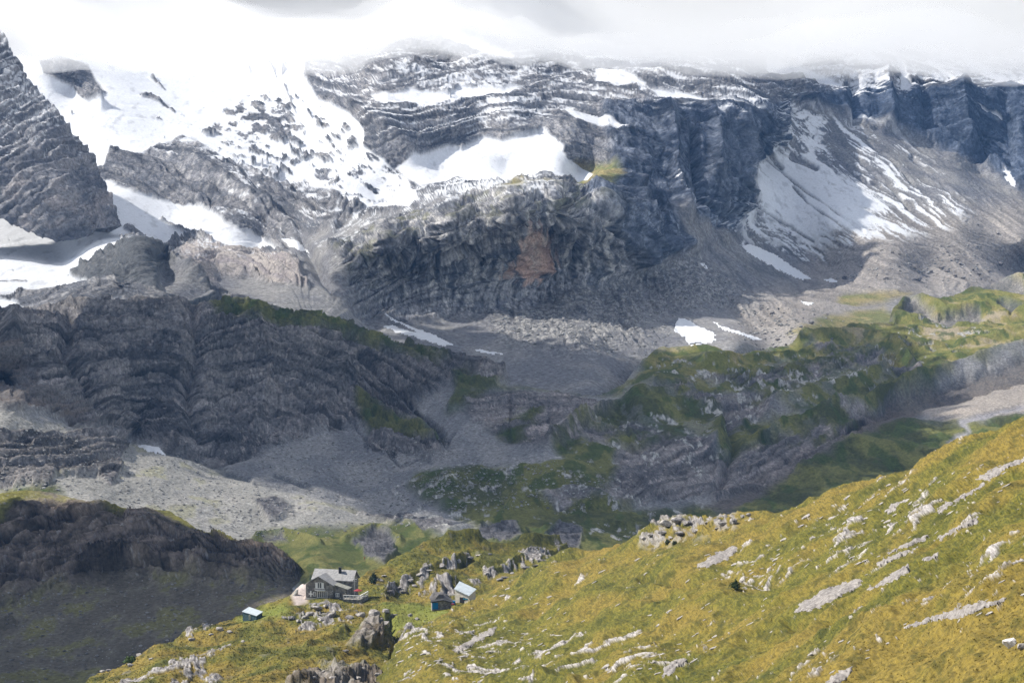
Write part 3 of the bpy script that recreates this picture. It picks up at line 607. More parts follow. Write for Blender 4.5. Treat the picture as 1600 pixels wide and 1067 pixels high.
        bright = region(U, V, [(1000, 540), (1200, 545), (1380, 500), (1600, 430), (1740, 410), (1740, 540), (1600, 552), (1480, 585), (1380, 560), (1300, 560), (1100, 590), (1000, 580)], 20, wb)
        g = mix(g, mix((.17, .175, .045), (.29, .235, .085), sm(n1 + .3 * n2, -.25, .35)), bright * .75)
        g = mix(g, (.33, .28, .22), bright * sm(n1 - .1 * n2, .15, .4) * .7)
        g = mix(g, mix((.10, .115, .035), (.185, .175, .06), sm(n1 + .4 * n2, -.25, .35)), region(U, V, [(395, 822), (560, 812), (620, 830), (700, 812), (860, 835), (880, 880), (560, 930), (470, 900), (420, 850)], 10, wa) * .85)
        g = mix(g, (.05, .075, .02), sm(fbm(X / 12, Y / 30, Z / 8, 4, .55), .08, .3) * .75)
        c = mix(c, g, turf)
        c = mix(c, mix((.44, .43, .40), (.22, .22, .21), sm(n2, 0, .3)), pale)
        c = mix(c, (.30, .29, .31), river * .8)
        return c, 1 - .3 * turf
    return disp, colour
build_layer('valley_and_hills', mid_top, mid_bot, MID, 1.5, mid_fn, MAT_MID, keep=True)

# ------------------------------------------------------------------ dark eroded bank on the left
bank_top = [(-140, 790), (0, 772), (40, 768), (70, 770), (100, 776), (150, 791), (190, 801), (230, 798), (265, 801), (300, 822), (330, 845), (370, 851), (410, 858), (440, 868), (462, 884), (475, 902), (500, 925)]
bank_bot = [(-140, 1180), (500, 1180)]
BANK = [(-140, 785, 960), (0, 772, 955), (150, 790, 940), (230, 798, 940), (300, 822, 925), (400, 856, 890), (460, 884, 860), (500, 930, 820), (0, 850, 925), (100, 830, 930), (0, 950, 850), (100, 900, 885), (200, 900, 880), (0, 1067, 730), (200, 1000, 780), (400, 930, 825), (300, 900, 865), (-140, 1100, 720), (100, 1120, 700), (400, 1000, 760), (500, 1150, 640), (-140, 900, 890)]
def bank_fn(U, V, P, N):
    X, Y, Z = P[..., 0], P[..., 1], P[..., 2]
    wa = fbm(X / 14, Z / 9, Y / 30, 4) * 8
    S = line_field([(0, [(-100, 850), (40, 835), (110, 826), (180, 808), (260, 835), (330, 850), (450, 900)]), (-30, [(-100, 900), (50, 885), (150, 870), (250, 845), (300, 850), (380, 880), (460, 900)]), (-60, [(0, 930), (100, 905), (200, 885), (300, 880), (440, 915)]), (-100, [(0, 1000), (200, 960), (400, 960)]), (25, [(-100, 800), (40, 770), (110, 778), (230, 800), (300, 822)])])(U, V) + fbm(X / 30, Y / 40, Z / 25, 3) * 6
    crag = fbm(X / 28, Y / 32, Z / 16, 6, .55, True); fine = fbm(X / 4, Y / 5, Z / 3.5, 4, .6)
    cl = region(U, V, [(-160, 800), (60, 790), (180, 798), (300, 835), (450, 880), (475, 905), (400, 912), (300, 900), (180, 905), (80, 930), (-160, 960)], 14, wa)
    t = S / 9; ter = sm(t - np.floor(t), 0, .6); rill = fbm((X + Z * .6) / 5, Z / 60, Y / 90, 4, .55, True)
    fa, ja = facets(X / 12 + wa * .05, S / 8, .9); fb, jb = facets(X / 4 + wa * .08, S / 2.6 + wa * .04, .9, 1); joint = np.maximum(ja, jb * .7)
    disp = cl * (crag * 2.6 + ter * 5.2 + fine * .5 + fa * 1.5 + fb * .9 - joint * .4) + (1 - cl) * (fine * .35 + rill * .25 + crag * .8)
    for pl, wd, a in [([(-60, 885), (40, 850), (110, 828), (170, 812), (190, 822)], 10, -12), ([(200, 860), (240, 846), (290, 856)], 9, -10), ([(250, 880), (310, 872), (350, 885)], 8, -8), ([(350, 885), (440, 900)], 6, -4), ([(0, 905), (60, 915)], 14, -11), ([(140, 890), (240, 890)], 9, 4), ([(-60, 990), (20, 975)], 9, 3)]:
        disp = disp + stroke(U, V, pl, 0, 0, soft=wd) * 2 * a
    top = pline(bank_top)(U)
    def colour(P2, N2):
        n1 = fbm(X / 14, Y / 30, Z / 10, 5, .6); n2 = fbm(X / 1.8, Y / 4, Z / 1.4, 4, .65); band = fbm(S / 3, X / 50, Y / 80, 4, .6)
        c = mix((.062, .050, .040), (.20, .158, .125), sm(n1 + band * .4, -.4, .45))
        c = mix(c, c * .4, joint * .7 * cl)
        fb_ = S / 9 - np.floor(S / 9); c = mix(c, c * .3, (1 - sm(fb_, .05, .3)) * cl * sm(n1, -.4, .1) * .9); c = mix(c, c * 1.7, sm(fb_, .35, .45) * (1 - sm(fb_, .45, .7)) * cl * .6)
        c = mix(c, (.19, .15, .125), sm(band + n2 * .5, .25, .6) * .5 * cl)
        c = mix(c, mix((.125, .108, .080), (.19, .165, .125), sm(n1, -.3, .3)), 1 - cl)
        g = sm(n1 * 1.0 + n2 * .15 + .1, .1, .4) * (1 - cl) * .7
        g = np.maximum(g, (1 - sm(V - top + wa * .8, 5, 17)) * sm(np.abs(U - 110), 30, 75))
        g = np.maximum(g, region(U, V, [(-160, 780), (0, 772), (50, 770), (30, 800), (10, 830), (-160, 860)], 8, wa))
        c = mix(c, mix((.085, .085, .025), (.18, .165, .045), sm(n1 + n2 * .3 + 0.5 * (1 - sm(V, 860, 900)), -.2, .5)), g)
        c = mix(c, (.30, .28, .26), sm(n2 + n1 * .3, .42, .6) * .6)
        return c, np.ones_like(n1) * .8
    return disp, colour
build_layer('eroded_bank', bank_top, bank_bot, BANK, 1.4, bank_fn, MAT_MID, u1=500, keep=True)
# ------------------------------------------------------------------ spur with the hut, saddle and knolls behind it
MAT_NEAR = terrain_material('near_turf_and_limestone', fine=2.2, bump=0.5, amount=0.4)
def turf_colour(n1, n2, n3, gold):
    g = mix((.050, .056, .013), (.140, .126, .022), sm(n2 + n1 * .3, -.5, .45))
    g = mix(g, mix((.105, .080, .022), (.21, .152, .034), sm(n2, -.45, .4)), sm(n1 * .9 + gold, -.25, .45) * .85)
    return mix(g, (.030, .036, .010), sm(n3, .08, .5) * .6) * np.array((.93, .92, .90))
spur_top = [(-140, 1250), (60, 1130), (100, 1098), (140, 1064), (170, 1046), (200, 1034), (260, 1004), (300, 984), (350, 969), (380, 962), (420, 944), (450, 932), (470, 920), (500, 912), (560, 904), (580, 893), (600, 880), (640, 864), (665, 845), (690, 838), (745, 838), (765, 850), (790, 852), (815, 842), (845, 838), (870, 846), (885, 858), (940, 880)]
spur_bot = [(-140, 1300), (700, 1180), (940, 900)]
SPUR = [(100, 1098, 560), (140, 1066, 570), (200, 1035, 600), (300, 985, 650), (380, 963, 680), (450, 934, 700), (480, 938, 700), (560, 940, 702), (480, 915, 725), (560, 908, 740), (600, 882, 775), (650, 862, 800), (700, 840, 850), (745, 840, 860), (790, 855, 850), (830, 840, 890), (885, 860, 880), (940, 885, 850),
        (620, 940, 700), (660, 945, 685), (720, 938, 690), (760, 900, 760), (800, 880, 800), (680, 900, 750), (620, 905, 745), (640, 965, 650), (700, 965, 640), (600, 955, 660),
        (200, 1100, 500), (300, 1067, 520), (450, 1067, 490), (450, 1000, 590), (500, 965, 645), (560, 965, 640), (570, 990, 592), (575, 1040, 545), (600, 1067, 500), (640, 1040, 540), (640, 1000, 600), (650, 1067, 500), (700, 1180, 400), (200, 1250, 400), (0, 1250, 430), (380, 1020, 570), (540, 1100, 450), (250, 1040, 560), (620, 985, 620)]
FLAT = {}
def spur_fn(U, V, P, N):
    X, Y, Z = P[..., 0], P[..., 1], P[..., 2]
    wa = fbm(X / 9, Y / 30, Z / 7, 4) * 8
    q = X * .87 + Z * .5; r = -X * .5 + Z * .87
    slab = fbm(q / 11, r / 1.7, Y / 25, 5, .58)
    rk = regions(U, V, [[(572, 966), (590, 968), (598, 985), (596, 1010), (580, 1020), (556, 1018), (545, 1012), (566, 990)], [(500, 1034), (530, 1030), (545, 1045), (520, 1052)], [(470, 1052), (520, 1048), (600, 1058), (612, 1085), (450, 1085)]], 5, wa * 1.1)
    zone = regions(U, V, [[(130, 1080), (260, 1040), (360, 1010), (330, 1080)], [(600, 1010), (640, 975), (700, 970), (740, 990), (690, 1060), (610, 1060)], [(470, 975), (510, 955), (480, 945), (520, 940), (460, 960)], [(270, 985), (340, 980), (300, 1010)], [(460, 950), (560, 945), (560, 975), (460, 985)],
                              [(590, 915), (650, 890), (690, 875), (730, 860), (740, 880), (700, 885), (650, 915), (600, 935)], [(700, 915), (770, 880), (800, 880), (740, 920)], [(820, 860), (880, 850), (890, 870), (760, 905)], [(640, 935), (680, 905), (720, 912), (710, 930)]], 12, wa)
    lime = np.maximum(rk * .85, sm(slab * .8 + .40 * zone, .38, .48) * (.25 + .75 * sm(zone, 0, .5)))
    hut = region(U, V, [(440, 925), (585, 925), (590, 945), (430, 948)], 8) + region(U, V, [(665, 935), (750, 930), (750, 950), (660, 955)], 6) + region(U, V, [(374, 970), (384, 955), (415, 950), (418, 968)], 5)
    hum = fbm(X / 14, Y / 30, Z / 14, 5, .5); crag = fbm(X / 9, Y / 12, Z / 8, 5, .55, True); tus = fbm(X / 1.3, Y / 2.2, Z / 1.1, 3, .6)
    fa, ja = facets(q / 4.5 + wa * .05, r / 1.6 + wa * .03, .9); fb, jb = facets(q / 1.6, r / .6 + wa * .1, .9, 1)
    joint = np.maximum(ja, jb * .8); rr_ = np.clip(rk + lime, 0, 1)
    disp = (hum * 2.3 + tus * .14 + rk * (crag * 1.9 - .1 + hum * 2) + lime * (.3 + crag * .3) + zone * crag * .5 + rr_ * (fa * .5 + fb * .35))
    for pl, wd, a in [([(600, 925), (640, 905), (680, 888), (720, 872)], 9, 1.8), ([(700, 842), (745, 842)], 10, 3), ([(815, 842), (870, 848)], 8, 3), ([(690, 925), (675, 918), (712, 915)], 7, 2.5), ([(760, 900), (830, 866), (880, 862)], 8, 2), ([(735, 862), (745, 872), (720, 880)], 6, -3), ([(610, 960), (620, 1000), (610, 1060)], 10, -3), ([(300, 1000), (420, 975)], 12, 1.2), ([(480, 1010), (540, 990)], 10, 2)]:
        disp = disp + stroke(U, V, pl, 0, 0, soft=wd) * 2 * a
    disp = disp * (1 - np.clip(hut, 0, 1) * .85)
    def colour(P2, N2):
        n1 = fbm(X / 11, Y / 25, Z / 9, 5, .55); n2 = fbm(X / 1.1, Y / 2, Z / .9, 4, .65); n3 = fbm(X / 4, Y / 9, Z / 3, 4, .6)
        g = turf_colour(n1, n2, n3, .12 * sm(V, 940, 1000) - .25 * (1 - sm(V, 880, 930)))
        g = mix(g, (.13, .15, .03), regions(U, V, [[(600, 945), (680, 945), (700, 958), (640, 985), (600, 975)], [(370, 960), (450, 935), (450, 960), (380, 985)]], 8, wa) * .7)
        rc = mix((.32, .30, .285), (.13, .12, .115), sm(n2 + slab * .4, -.15, .3)); rc = mix(rc, rc * np.array((.5, .44, .40)), rk * (.55 + .4 * sm(n1 + crag * .4, -.1, .3))); rc = mix(rc, rc * .35, joint * .8)
        yard = region(U, V, [(455, 930), (480, 905), (480, 940), (462, 948)], 5)
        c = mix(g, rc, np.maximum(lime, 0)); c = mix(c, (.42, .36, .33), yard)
        return c, np.ones_like(n1)
    return disp, colour
build_layer('hut_spur', spur_top, spur_bot, SPUR, 1.3, spur_fn, MAT_NEAR, u0=-140, u1=940, keep=True, c=12)

# ------------------------------------------------------------------ golden slope in front
slope_top = [(540, 1260), (580, 1120), (590, 1075), (604, 1040), (618, 1012), (640, 990), (662, 976), (700, 958), (735, 939), (760, 922), (800, 904), (840, 886), (875, 869), (900, 860), (960, 846), (1000, 836), (1030, 815), (1060, 812), (1090, 818), (1120, 816), (1150, 806), (1200, 796), (1270, 776), (1330, 754), (1400, 735), (1480, 703), (1540, 681), (1600, 657), (1740, 600)]
slope_bot = [(540, 1280), (1740, 1200)]
SLOPE = [(1740, 600, 400), (1600, 658, 430), (1600, 800, 300), (1600, 950, 210), (1600, 1067, 165), (1740, 1200, 115), (1740, 850, 245), (1400, 735, 480), (1400, 850, 360), (1400, 950, 280), (1400, 1067, 212), (1200, 796, 545), (1200, 900, 430), (1200, 1067, 285), (1000, 836, 600), (1000, 920, 500), (1000, 1067, 345),
         (850, 885, 640), (850, 960, 530), (850, 1067, 410), (735, 940, 645), (700, 960, 610), (650, 987, 580), (620, 1030, 530), (620, 1067, 480), (740, 1067, 440), (740, 1000, 530), (560, 1180, 400), (540, 1260, 360), (1000, 1200, 250), (1300, 1200, 190), (760, 1200, 330), (1070, 815, 590), (1300, 980, 300), (1100, 990, 380)]
def slope_fn(U, V, P, N):
    X, Y, Z = P[..., 0], P[..., 1], P[..., 2]
    q = X * .88 + Z * .47; r = -X * .47 + Z * .88                 # beds rise to the right
    wz = fbm(X / 12, Y / 20, Z / 10, 4)
    slab = fbm(q / 9, (r + wz * 1.0) / .95, Y / 30, 5, .55)
    dens = fbm(X / 22, Y / 50, Z / 9, 3) * .25 + .16 * regions(U, V, [[(1100, 900), (1250, 830), (1400, 800), (1400, 860), (1250, 900), (1150, 930)], [(600, 1060), (640, 980), (740, 980), (820, 960), (900, 1000), (760, 1067)], [(1250, 1010), (1500, 930), (1600, 880), (1600, 960), (1450, 990), (1260, 1067)], [(1380, 780), (1600, 700), (1600, 740), (1430, 830)], [(1030, 810), (1170, 806), (1140, 835), (1010, 850)], [(850, 1080), (1080, 980), (1150, 1000), (1000, 1080)]], 25)
    dens -= .2 * region(U, V, [(1300, 1000), (1460, 985), (1600, 960), (1600, 1067), (1350, 1067)], 25) + .12 * region(U, V, [(900, 860), (1100, 850), (1100, 900), (900, 960)], 25)
    lime = sm(slab * .85 + dens, .47, .54)
    spots = sm(fbm(q / 1.6, r / .6, Y / 4, 3, .6) + dens * .5, .72, .78)
    lime = np.maximum(lime, spots * .9)
    k = np.clip(Y / 300, .5, 2)
    hum = fbm(X / 9, Y / 22, Z / 9, 5, .5); tus = fbm(X / .8, Y / 1.6, Z / .8, 3, .6); tus2 = fbm(X / 2.6, Y / 5, Z / 2.4, 3, .55)
    rim = region(U, V, [(1020, 812), (1060, 808), (1120, 812), (1150, 806), (1150, 830), (1080, 838), (1000, 850)], 8)
    crag = fbm(X / 5, Y / 7, Z / 4, 4, .55, True)
    rimrock = rim * sm(fbm(q / 4, r / 1.5, Y / 20, 4, .6), -.15, .1); lime = np.maximum(lime, rimrock)
    fa, ja = facets(q / 2.5, r / .8, .9); joint = ja * lime
    disp = hum * 1.3 + fbm(q / 26, r / 6, Y / 70, 4, .5) * 2.6 + tus * .10 + tus2 * .30 + lime * (.22 + .25 * crag + fa * .35) + rim * (crag * 1.3 + fa * .9)
    for pl, wd, a in [([(1000, 905), (1060, 915), (1150, 905), (1200, 915)], 9, -1.6), ([(860, 1000), (960, 950), (1080, 945)], 12, .9), ([(1230, 970), (1300, 965), (1400, 930), (1560, 860)], 16, -1.2), ([(700, 1067), (820, 1055), (900, 1067)], 14, 1.4), ([(1150, 830), (1300, 790), (1450, 740), (1600, 690)], 14, .8), ([(1100, 1067), (1250, 1000), (1400, 970)], 20, 1)]:
        disp = disp + stroke(U, V, pl, 0, 0, soft=wd) * 2 * a
    def colour(P2, N2):
        n1 = fbm(q / 26, r / 5.5, Y / 60, 5, .62); n2 = fbm(X / .6, Y / 1.1, Z / .5, 4, .75); n3 = fbm(X / 3, Y / 7, Z / 2, 4, .6)
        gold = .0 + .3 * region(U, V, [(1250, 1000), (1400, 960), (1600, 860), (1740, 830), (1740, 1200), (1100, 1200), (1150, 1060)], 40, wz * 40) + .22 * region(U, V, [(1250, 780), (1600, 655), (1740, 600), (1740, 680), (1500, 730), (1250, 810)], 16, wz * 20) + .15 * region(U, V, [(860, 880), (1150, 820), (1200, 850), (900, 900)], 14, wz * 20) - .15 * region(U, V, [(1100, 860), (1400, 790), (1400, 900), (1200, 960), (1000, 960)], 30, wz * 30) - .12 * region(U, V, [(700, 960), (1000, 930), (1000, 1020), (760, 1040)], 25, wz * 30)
        g = turf_colour(n1, n2, n3, gold)
        rc = mix((.38, .355, .335), (.20, .185, .175), sm(n2 + slab * .3, -.1, .4)); rc = mix(rc, rc * .3, joint * .85)
        rc = mix(rc, rc * .62, rim)
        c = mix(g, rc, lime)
        return c, np.ones_like(n1)
    return disp, colour
build_layer('golden_slope', slope_top, slope_bot, SLOPE, 1.2, slope_fn, MAT_NEAR, u0=540, u1=1740, keep=True, back=((4, .5), (12, 4), (40, 25), (90, 70)))
# ------------------------------------------------------------------ things
def simple_mat(name, col, rough=.85, scale=None, amount=.3, kind='noise', col2=None, metallic=0, spec=.3):
    m = bpy.data.materials.new(name); m.use_nodes = True; nt = m.node_tree; b = nt.nodes['Principled BSDF']
    b.inputs['Roughness'].default_value = rough; b.inputs['Metallic'].default_value = metallic; b.inputs['Specular IOR Level'].default_value = spec
    c2 = col2 or tuple(x * (1 - amount) for x in col)
    if scale:
        tc = nt.nodes.new('ShaderNodeTexCoord')
        n = nt.nodes.new('ShaderNodeTexVoronoi' if kind == 'stone' else 'ShaderNodeTexNoise'); n.inputs['Scale'].default_value = scale
        nt.links.new(tc.outputs['Object'], n.inputs['Vector'])
        r = nt.nodes.new('ShaderNodeMix'); r.data_type = 'RGBA'; r.inputs[6].default_value = (*c2, 1); r.inputs[7].default_value = (*col, 1)
        if kind == 'stone':
            s = nt.nodes.new('ShaderNodeSeparateColor'); nt.links.new(n.outputs['Color'], s.inputs[0]); nt.links.new(s.outputs[0], r.inputs[0])
        else:
            mr = nt.nodes.new('ShaderNodeMapRange'); mr.inputs[1].default_value = .35; mr.inputs[2].default_value = .65
            nt.links.new(n.outputs[0], mr.inputs[0]); nt.links.new(mr.outputs[0], r.inputs[0])
            bp = nt.nodes.new('ShaderNodeBump'); bp.inputs['Strength'].default_value = .5; bp.inputs['Distance'].default_value = .3 / scale
            nt.links.new(n.outputs[0], bp.inputs['Height']); nt.links.new(bp.outputs[0], b.inputs['Normal'])
        nt.links.new(r.outputs[2], b.inputs['Base Color'])
    else: b.inputs['Base Color'].default_value = (*col, 1)
    return m
M_STONE = simple_mat('hut_masonry', (.27, .25, .22), scale=1.6, kind='stone', col2=(.09, .085, .075))
M_ROOF = simple_mat('grey_roofing', (.29, .285, .28), .6, scale=1.6, amount=.3)
M_ROOF2 = simple_mat('pale_metal_roofing', (.42, .47, .50), .5, scale=.8, amount=.15)
M_WHITE = simple_mat('white_paint', (.75, .74, .70)); M_DARK = simple_mat('dark_opening', (.02, .02, .022)); M_GLASS = simple_mat('window_glass', (.03, .035, .04), .1, spec=.5)
M_WOOD = simple_mat('weathered_wood', (.26, .21, .16), scale=3); M_RENDER = simple_mat('cream_render', (.60, .55, .46), scale=1.5, amount=.15)
M_TEAL = simple_mat('teal_paint', (.02, .16, .24)); M_BLUE = simple_mat('blue_paint', (.01, .16, .42)); M_RED = simple_mat('red_paint', (.22, .025, .03)); M_PALE = simple_mat('pale_stones', (.55, .53, .48), scale=4)
M_DTEAL = simple_mat('dark_teal_boards', (.035, .07, .08), scale=2)
class MB:
    def __init__(s): s.v = []; s.f = []
    def box(s, x0, x1, y0, y1, z0, z1):
        n = len(s.v); s.v += [(x, y, z) for x in (x0, x1) for y in (y0, y1) for z in (z0, z1)]
        s.f += [tuple(n + k for k in q) for q in [(0, 1, 3, 2), (4, 6, 7, 5), (0, 4, 5, 1), (2, 3, 7, 6), (0, 2, 6, 4), (1, 5, 7, 3)]]; return s
    def prism(s, pts, d):
        """closed body between outline pts and the same outline moved by d"""
        n = len(s.v); k = len(pts); s.v += [tuple(p) for p in pts] + [tuple(np.add(p, d)) for p in pts]
        s.f += [tuple(range(n, n + k)), tuple(range(n + 2 * k - 1, n + k - 1, -1))] + [(n + i, n + (i + 1) % k, n + k + (i + 1) % k, n + k + i) for i in range(k)]; return s
    def bar(s, a, b, t=.05):
        a = np.array(a, float); b = np.array(b, float); d = b - a; L = np.linalg.norm(d); d /= L
        u = np.cross(d, (0, 0, 1)); u = u / np.linalg.norm(u) if np.linalg.norm(u) > .01 else np.array((1., 0, 0)); w_ = np.cross(d, u)
        return s.prism([tuple(a + t * (i * u + j * w_)) for i, j in ((-1, -1), (1, -1), (1, 1), (-1, 1))], tuple(b - a))
    def build(s, name, mat, parent=None):
        me = bpy.data.meshes.new(name); me.from_pydata([tuple(map(float, p)) for p in s.v], [], s.f); me.update()
        import bmesh
        bm = bmesh.new(); bm.from_mesh(me); bmesh.ops.recalc_face_normals(bm, faces=bm.faces); bm.to_mesh(me); bm.free()
        me.materials.append(mat); o = bpy.data.objects.new(name, me); COL.objects.link(o)
        if parent: o.parent = parent
        return o
def empty(name, loc, rz=0, label=None, cat=None, group=None):
    o = bpy.data.objects.new(name, None); o.empty_display_size = .5; COL.objects.link(o); o.location = loc; o.rotation_euler = (0, 0, rz)
    return tag(o, label, cat, group)
NEAR = ['hut_spur', 'golden_slope']; ALL = ['mountain_wall', 'valley_and_hills', 'eroded_bank', 'hut_spur', 'golden_slope']

# --- the mountain hut
g0 = at(478, 934, 703)
hut = empty('mountain_hut', tuple(g0), R(-15), 'grey stone mountain hut with slate gabled roof on the grassy spur', 'hut')
b = MB().box(0, 8.6, 0, 5, -1.5, 4.1).prism([(0, 0, 4.1), (8.6, 0, 4.1), (4.1, 0, 6.5)], (0, 5, 0)); b.build('stone_wall', M_STONE, hut)
b = MB().box(.6, 12.9, 4.5, 10, -1.5, 4.9).prism([(.6, 4.5, 4.9), (.6, 10, 4.9), (.6, 7.3, 7.2)], (12.3, 0, 0)); b.build('stone_wall', M_STONE, hut)
b = MB().box(8.6, 12.6, .6, 4.5, -1.5, 3.1).prism([(8.6, .6, 3.1), (12.6, .6, 3.1), (8.6, .6, 4.2)], (0, 3.9, 0)); b.build('side_wall', M_STONE, hut)
rf = MB()
rf.prism([(.2, 4.0, 4.75), (.2, 7.3, 7.45), (.2, 7.3, 7.65), (.2, 4.0, 4.95)], (13.1, 0, 0)).prism([(.2, 10.6, 4.75), (.2, 7.3, 7.45), (.2, 7.3, 7.65), (.2, 10.6, 4.95)], (13.1, 0, 0))
roof = rf.build('roof', M_ROOF, hut)
r2 = MB().prism([(-.5, -.7, 3.95), (4.1, -.7, 6.62), (4.1, -.7, 6.8), (-.5, -.7, 4.15)], (0, 7.6, 0)).prism([(9.0, -.7, 3.95), (4.1, -.7, 6.62), (4.1, -.7, 6.8), (9.0, -.7, 4.15)], (0, 7.6, 0)); r2.build('roof', M_ROOF, hut)
MB().prism([(8.7, .1, 4.22), (13.0, .1, 3.0), (13.0, .1, 3.16), (8.7, .1, 4.4)], (0, 4.6, 0)).build('side_roof', simple_mat('greenish_roofing', (.28, .28, .24), scale=1.2), hut)
ch = MB().box(8.1, 8.8, 6.1, 6.8, 5.5, 8.3).box(8.0, 8.9, 6.0, 6.9, 8.3, 8.45).build('chimney', M_DARK, roof)
MB().box(-.1, 8.8, -.1, -.02, -.4, .15).build('footing', M_PALE, hut)
def hut_window(x0, x1, z0, z1, n=2, shutters=True):
    f = MB().box(x0 - .12, x1 + .12, -.08, -.02, z0 - .1, z0).box(x0 - .12, x1 + .12, -.08, -.02, z1, z1 + .1)
    for k in range(n + 1):
        x = x0 + (x1 - x0) * k / n; f.box(x - .08, x + .08, -.09, -.021, z0, z1)
    w_ = f.build('window', M_WHITE, hut); MB().box(x0, x1, -.04, -.01, z0, z1).build('pane', M_GLASS, w_)
    if shutters:
        for sx in (x0 - .75, x1 + .17): MB().box(sx, sx + .55, -.12, -.03, z0 - .05, z1 + .05).build('shutter', M_WHITE, w_)
hut_window(3.75, 4.9, 3.2, 4.75, 2, True)
hut_window(3.6, 6.6, .45, 2.2, 5, False); hut_window(2.4, 2.9, .8, 1.9, 1, False)
MB().box(.95, 2.15, -.1, -.02, 1.15, 1.5).box(1.38, 1.72, -.13, -.01, .45, 2.25).build('white_cross', M_WHITE, hut)
bal = MB().box(3.1, 6.3, -1.0, -.01, 2.55, 2.68).box(3.1, 6.3, -1.0, -.94, 3.25, 3.33)
for k in range(11): bal.box(3.1 + k * .31, 3.16 + k * .31, -1.0, -.95, 2.68, 3.25)
bal.build('balcony', M_WHITE, hut)
hut_window(9.4, 10.3, .9, 1.9, 2, False)
MB().box(11.2, 12.0, .52, .58, -.2, 1.8).build('door', M_WOOD, hut)
rr = random.Random(4)
for k in range(22):
    x = rr.uniform(6.9, 8.4) if k % 2 else rr.uniform(8.8, 12.4); y = -.05 if x < 8.6 else .55; z = rr.uniform(.2, 3.0 if x < 8.6 else 2.3); a = rr.uniform(.08, .26)
    st = MB().prism([(x - a, y, z - a * .4), (x + a * .8, y, z - a * .5), (x + a, y, z + a * .2), (x - a * .3, y, z + a * .5)], (0, -.05, 0)); st.build('pale_stone', M_PALE, hut)
ter = MB().box(12.7, 17.9, -3.4, 4.5, -2.6, .9).build('terrace', M_STONE, hut)
rl = MB(); cs = [(12.8, -3.3, .9), (17.8, -3.3, .9), (17.8, 4.4, .9)]
for p, q in zip(cs[:-1], cs[1:]):
    rl.bar((p[0], p[1], 2.05), (q[0], q[1], 2.05), .10).bar((p[0], p[1], 1.4), (q[0], q[1], 1.4), .05)
    for k in range(6): x = p[0] + (q[0] - p[0]) * k / 5; y = p[1] + (q[1] - p[1]) * k / 5; rl.bar((x, y, .9), (x, y, 2.05), .06)
rl.build('railing', M_WHITE, ter)
rt = MB().box(-4.2, -.2, -.6, 4.5, -2.2, -.25).build('yard_terrace', simple_mat('pinkish_gravel', (.46, .38, .34), scale=2), hut)
st = MB()
for k in range(9): st.box(-4.6 - .0 * k, -4.1, -.9 + k * .62, -.3 + k * .62, -2.4, -.6 + k * .28)
st.build('retaining_wall', M_PALE, rt)
# table and parasol on the terrace
def hutpt(x, y, z): return tuple(np.array(g0) + np.array((x * math.cos(R(-15)) - y * math.sin(R(-15)), x * math.sin(R(-15)) + y * math.cos(R(-15)), z)))
par = empty('parasol', hutpt(15.8, 1.2, .9), 0, 'dark red parasol standing on the railed terrace beside the hut', 'parasol')
MB().bar((0, 0, 0), (0, 0, 2.3), .04).build('pole', M_WOOD, par)
pc = MB(); K = 8
for k in range(K):
    a0, a1 = 2 * math.pi * k / K, 2 * math.pi * (k + 1) / K
    pc.prism([(0, 0, 2.4), (1.35 * math.cos(a0), 1.35 * math.sin(a0), 1.85), (1.35 * math.cos(a1), 1.35 * math.sin(a1), 1.85)], (0, 0, .04))
pc.build('canopy', M_RED, par)
tb = empty('terrace_table', hutpt(14.6, -1.2, .9), R(10), 'pale wooden table on the railed terrace in front of the parasol', 'table')
MB().box(-.9, .9, -.4, .4, .7, .76).build('table_top', M_PALE, tb)
for sx in (-.75, .75):
    for sy in (-.3, .3): MB().box(sx - .04, sx + .04, sy - .04, sy + .04, 0, .7).build('leg', M_WOOD, tb)
# masts with small dish beside the right gable
ms = empty('antenna_mast', hutpt(13.6, 4.6, 0), 0, 'thin grey mast standing at the right gable of the hut', 'mast')
MB().bar((0, 0, 0), (0, 0, 6.0), .06).build('pole', M_WHITE, ms); MB().bar((-.7, 0, 5.4), (.7, 0, 5.4), .05).bar((-.5, 0, 4.8), (.5, 0, 4.8), .05).build('crossbar', M_WHITE, ms)

def roof_quad(name, pts, D, thick, mat, parent, org):
    P = [np.array(at(u, v, d)) - np.array(org) for (u, v), d in zip(pts, D)]
    return MB().prism([tuple(p) for p in P], (0, 0, -thick)).build(name, mat, parent), P
# --- low shed left of the hut
DS = hit(404, 967, NEAR)[0].y - 676
print('shed shift', DS)
o = at(400, 966, 676 + DS); sh = empty('low_shed', tuple(o), 0, 'low teal shed with pale flat roof, below the left side of the stone hut', 'shed')
_, P4 = roof_quad('roof', [(378, 954.5), (401, 961.5), (411, 955), (389, 947.5)], [678 + DS, 674 + DS, 681 + DS, 686 + DS], .14, M_ROOF2, sh, o)
c = sum(P4) / 4; Q = [c + (p - c) * .93 for p in P4]
wl = MB().prism([(p[0], p[1], -1.2) for p in Q], (0, 0, 1)); k = len(Q)
wl.v[k:] = [(p[0], p[1], p[2] - .16) for p in Q]; wl.build('wall', M_DTEAL, sh)
a_, b_ = Q[0], Q[1]; m_ = a_ * .45 + b_ * .55; MB().box(m_[0] - .45, m_[0] + .45, m_[1] - .12, m_[1] + .1, m_[2] - 1.7, m_[2] - .5).build('hatch', M_PALE, sh)
DG = hit(716, 941, NEAR)[0].y - 689; print('goat shift', DG)
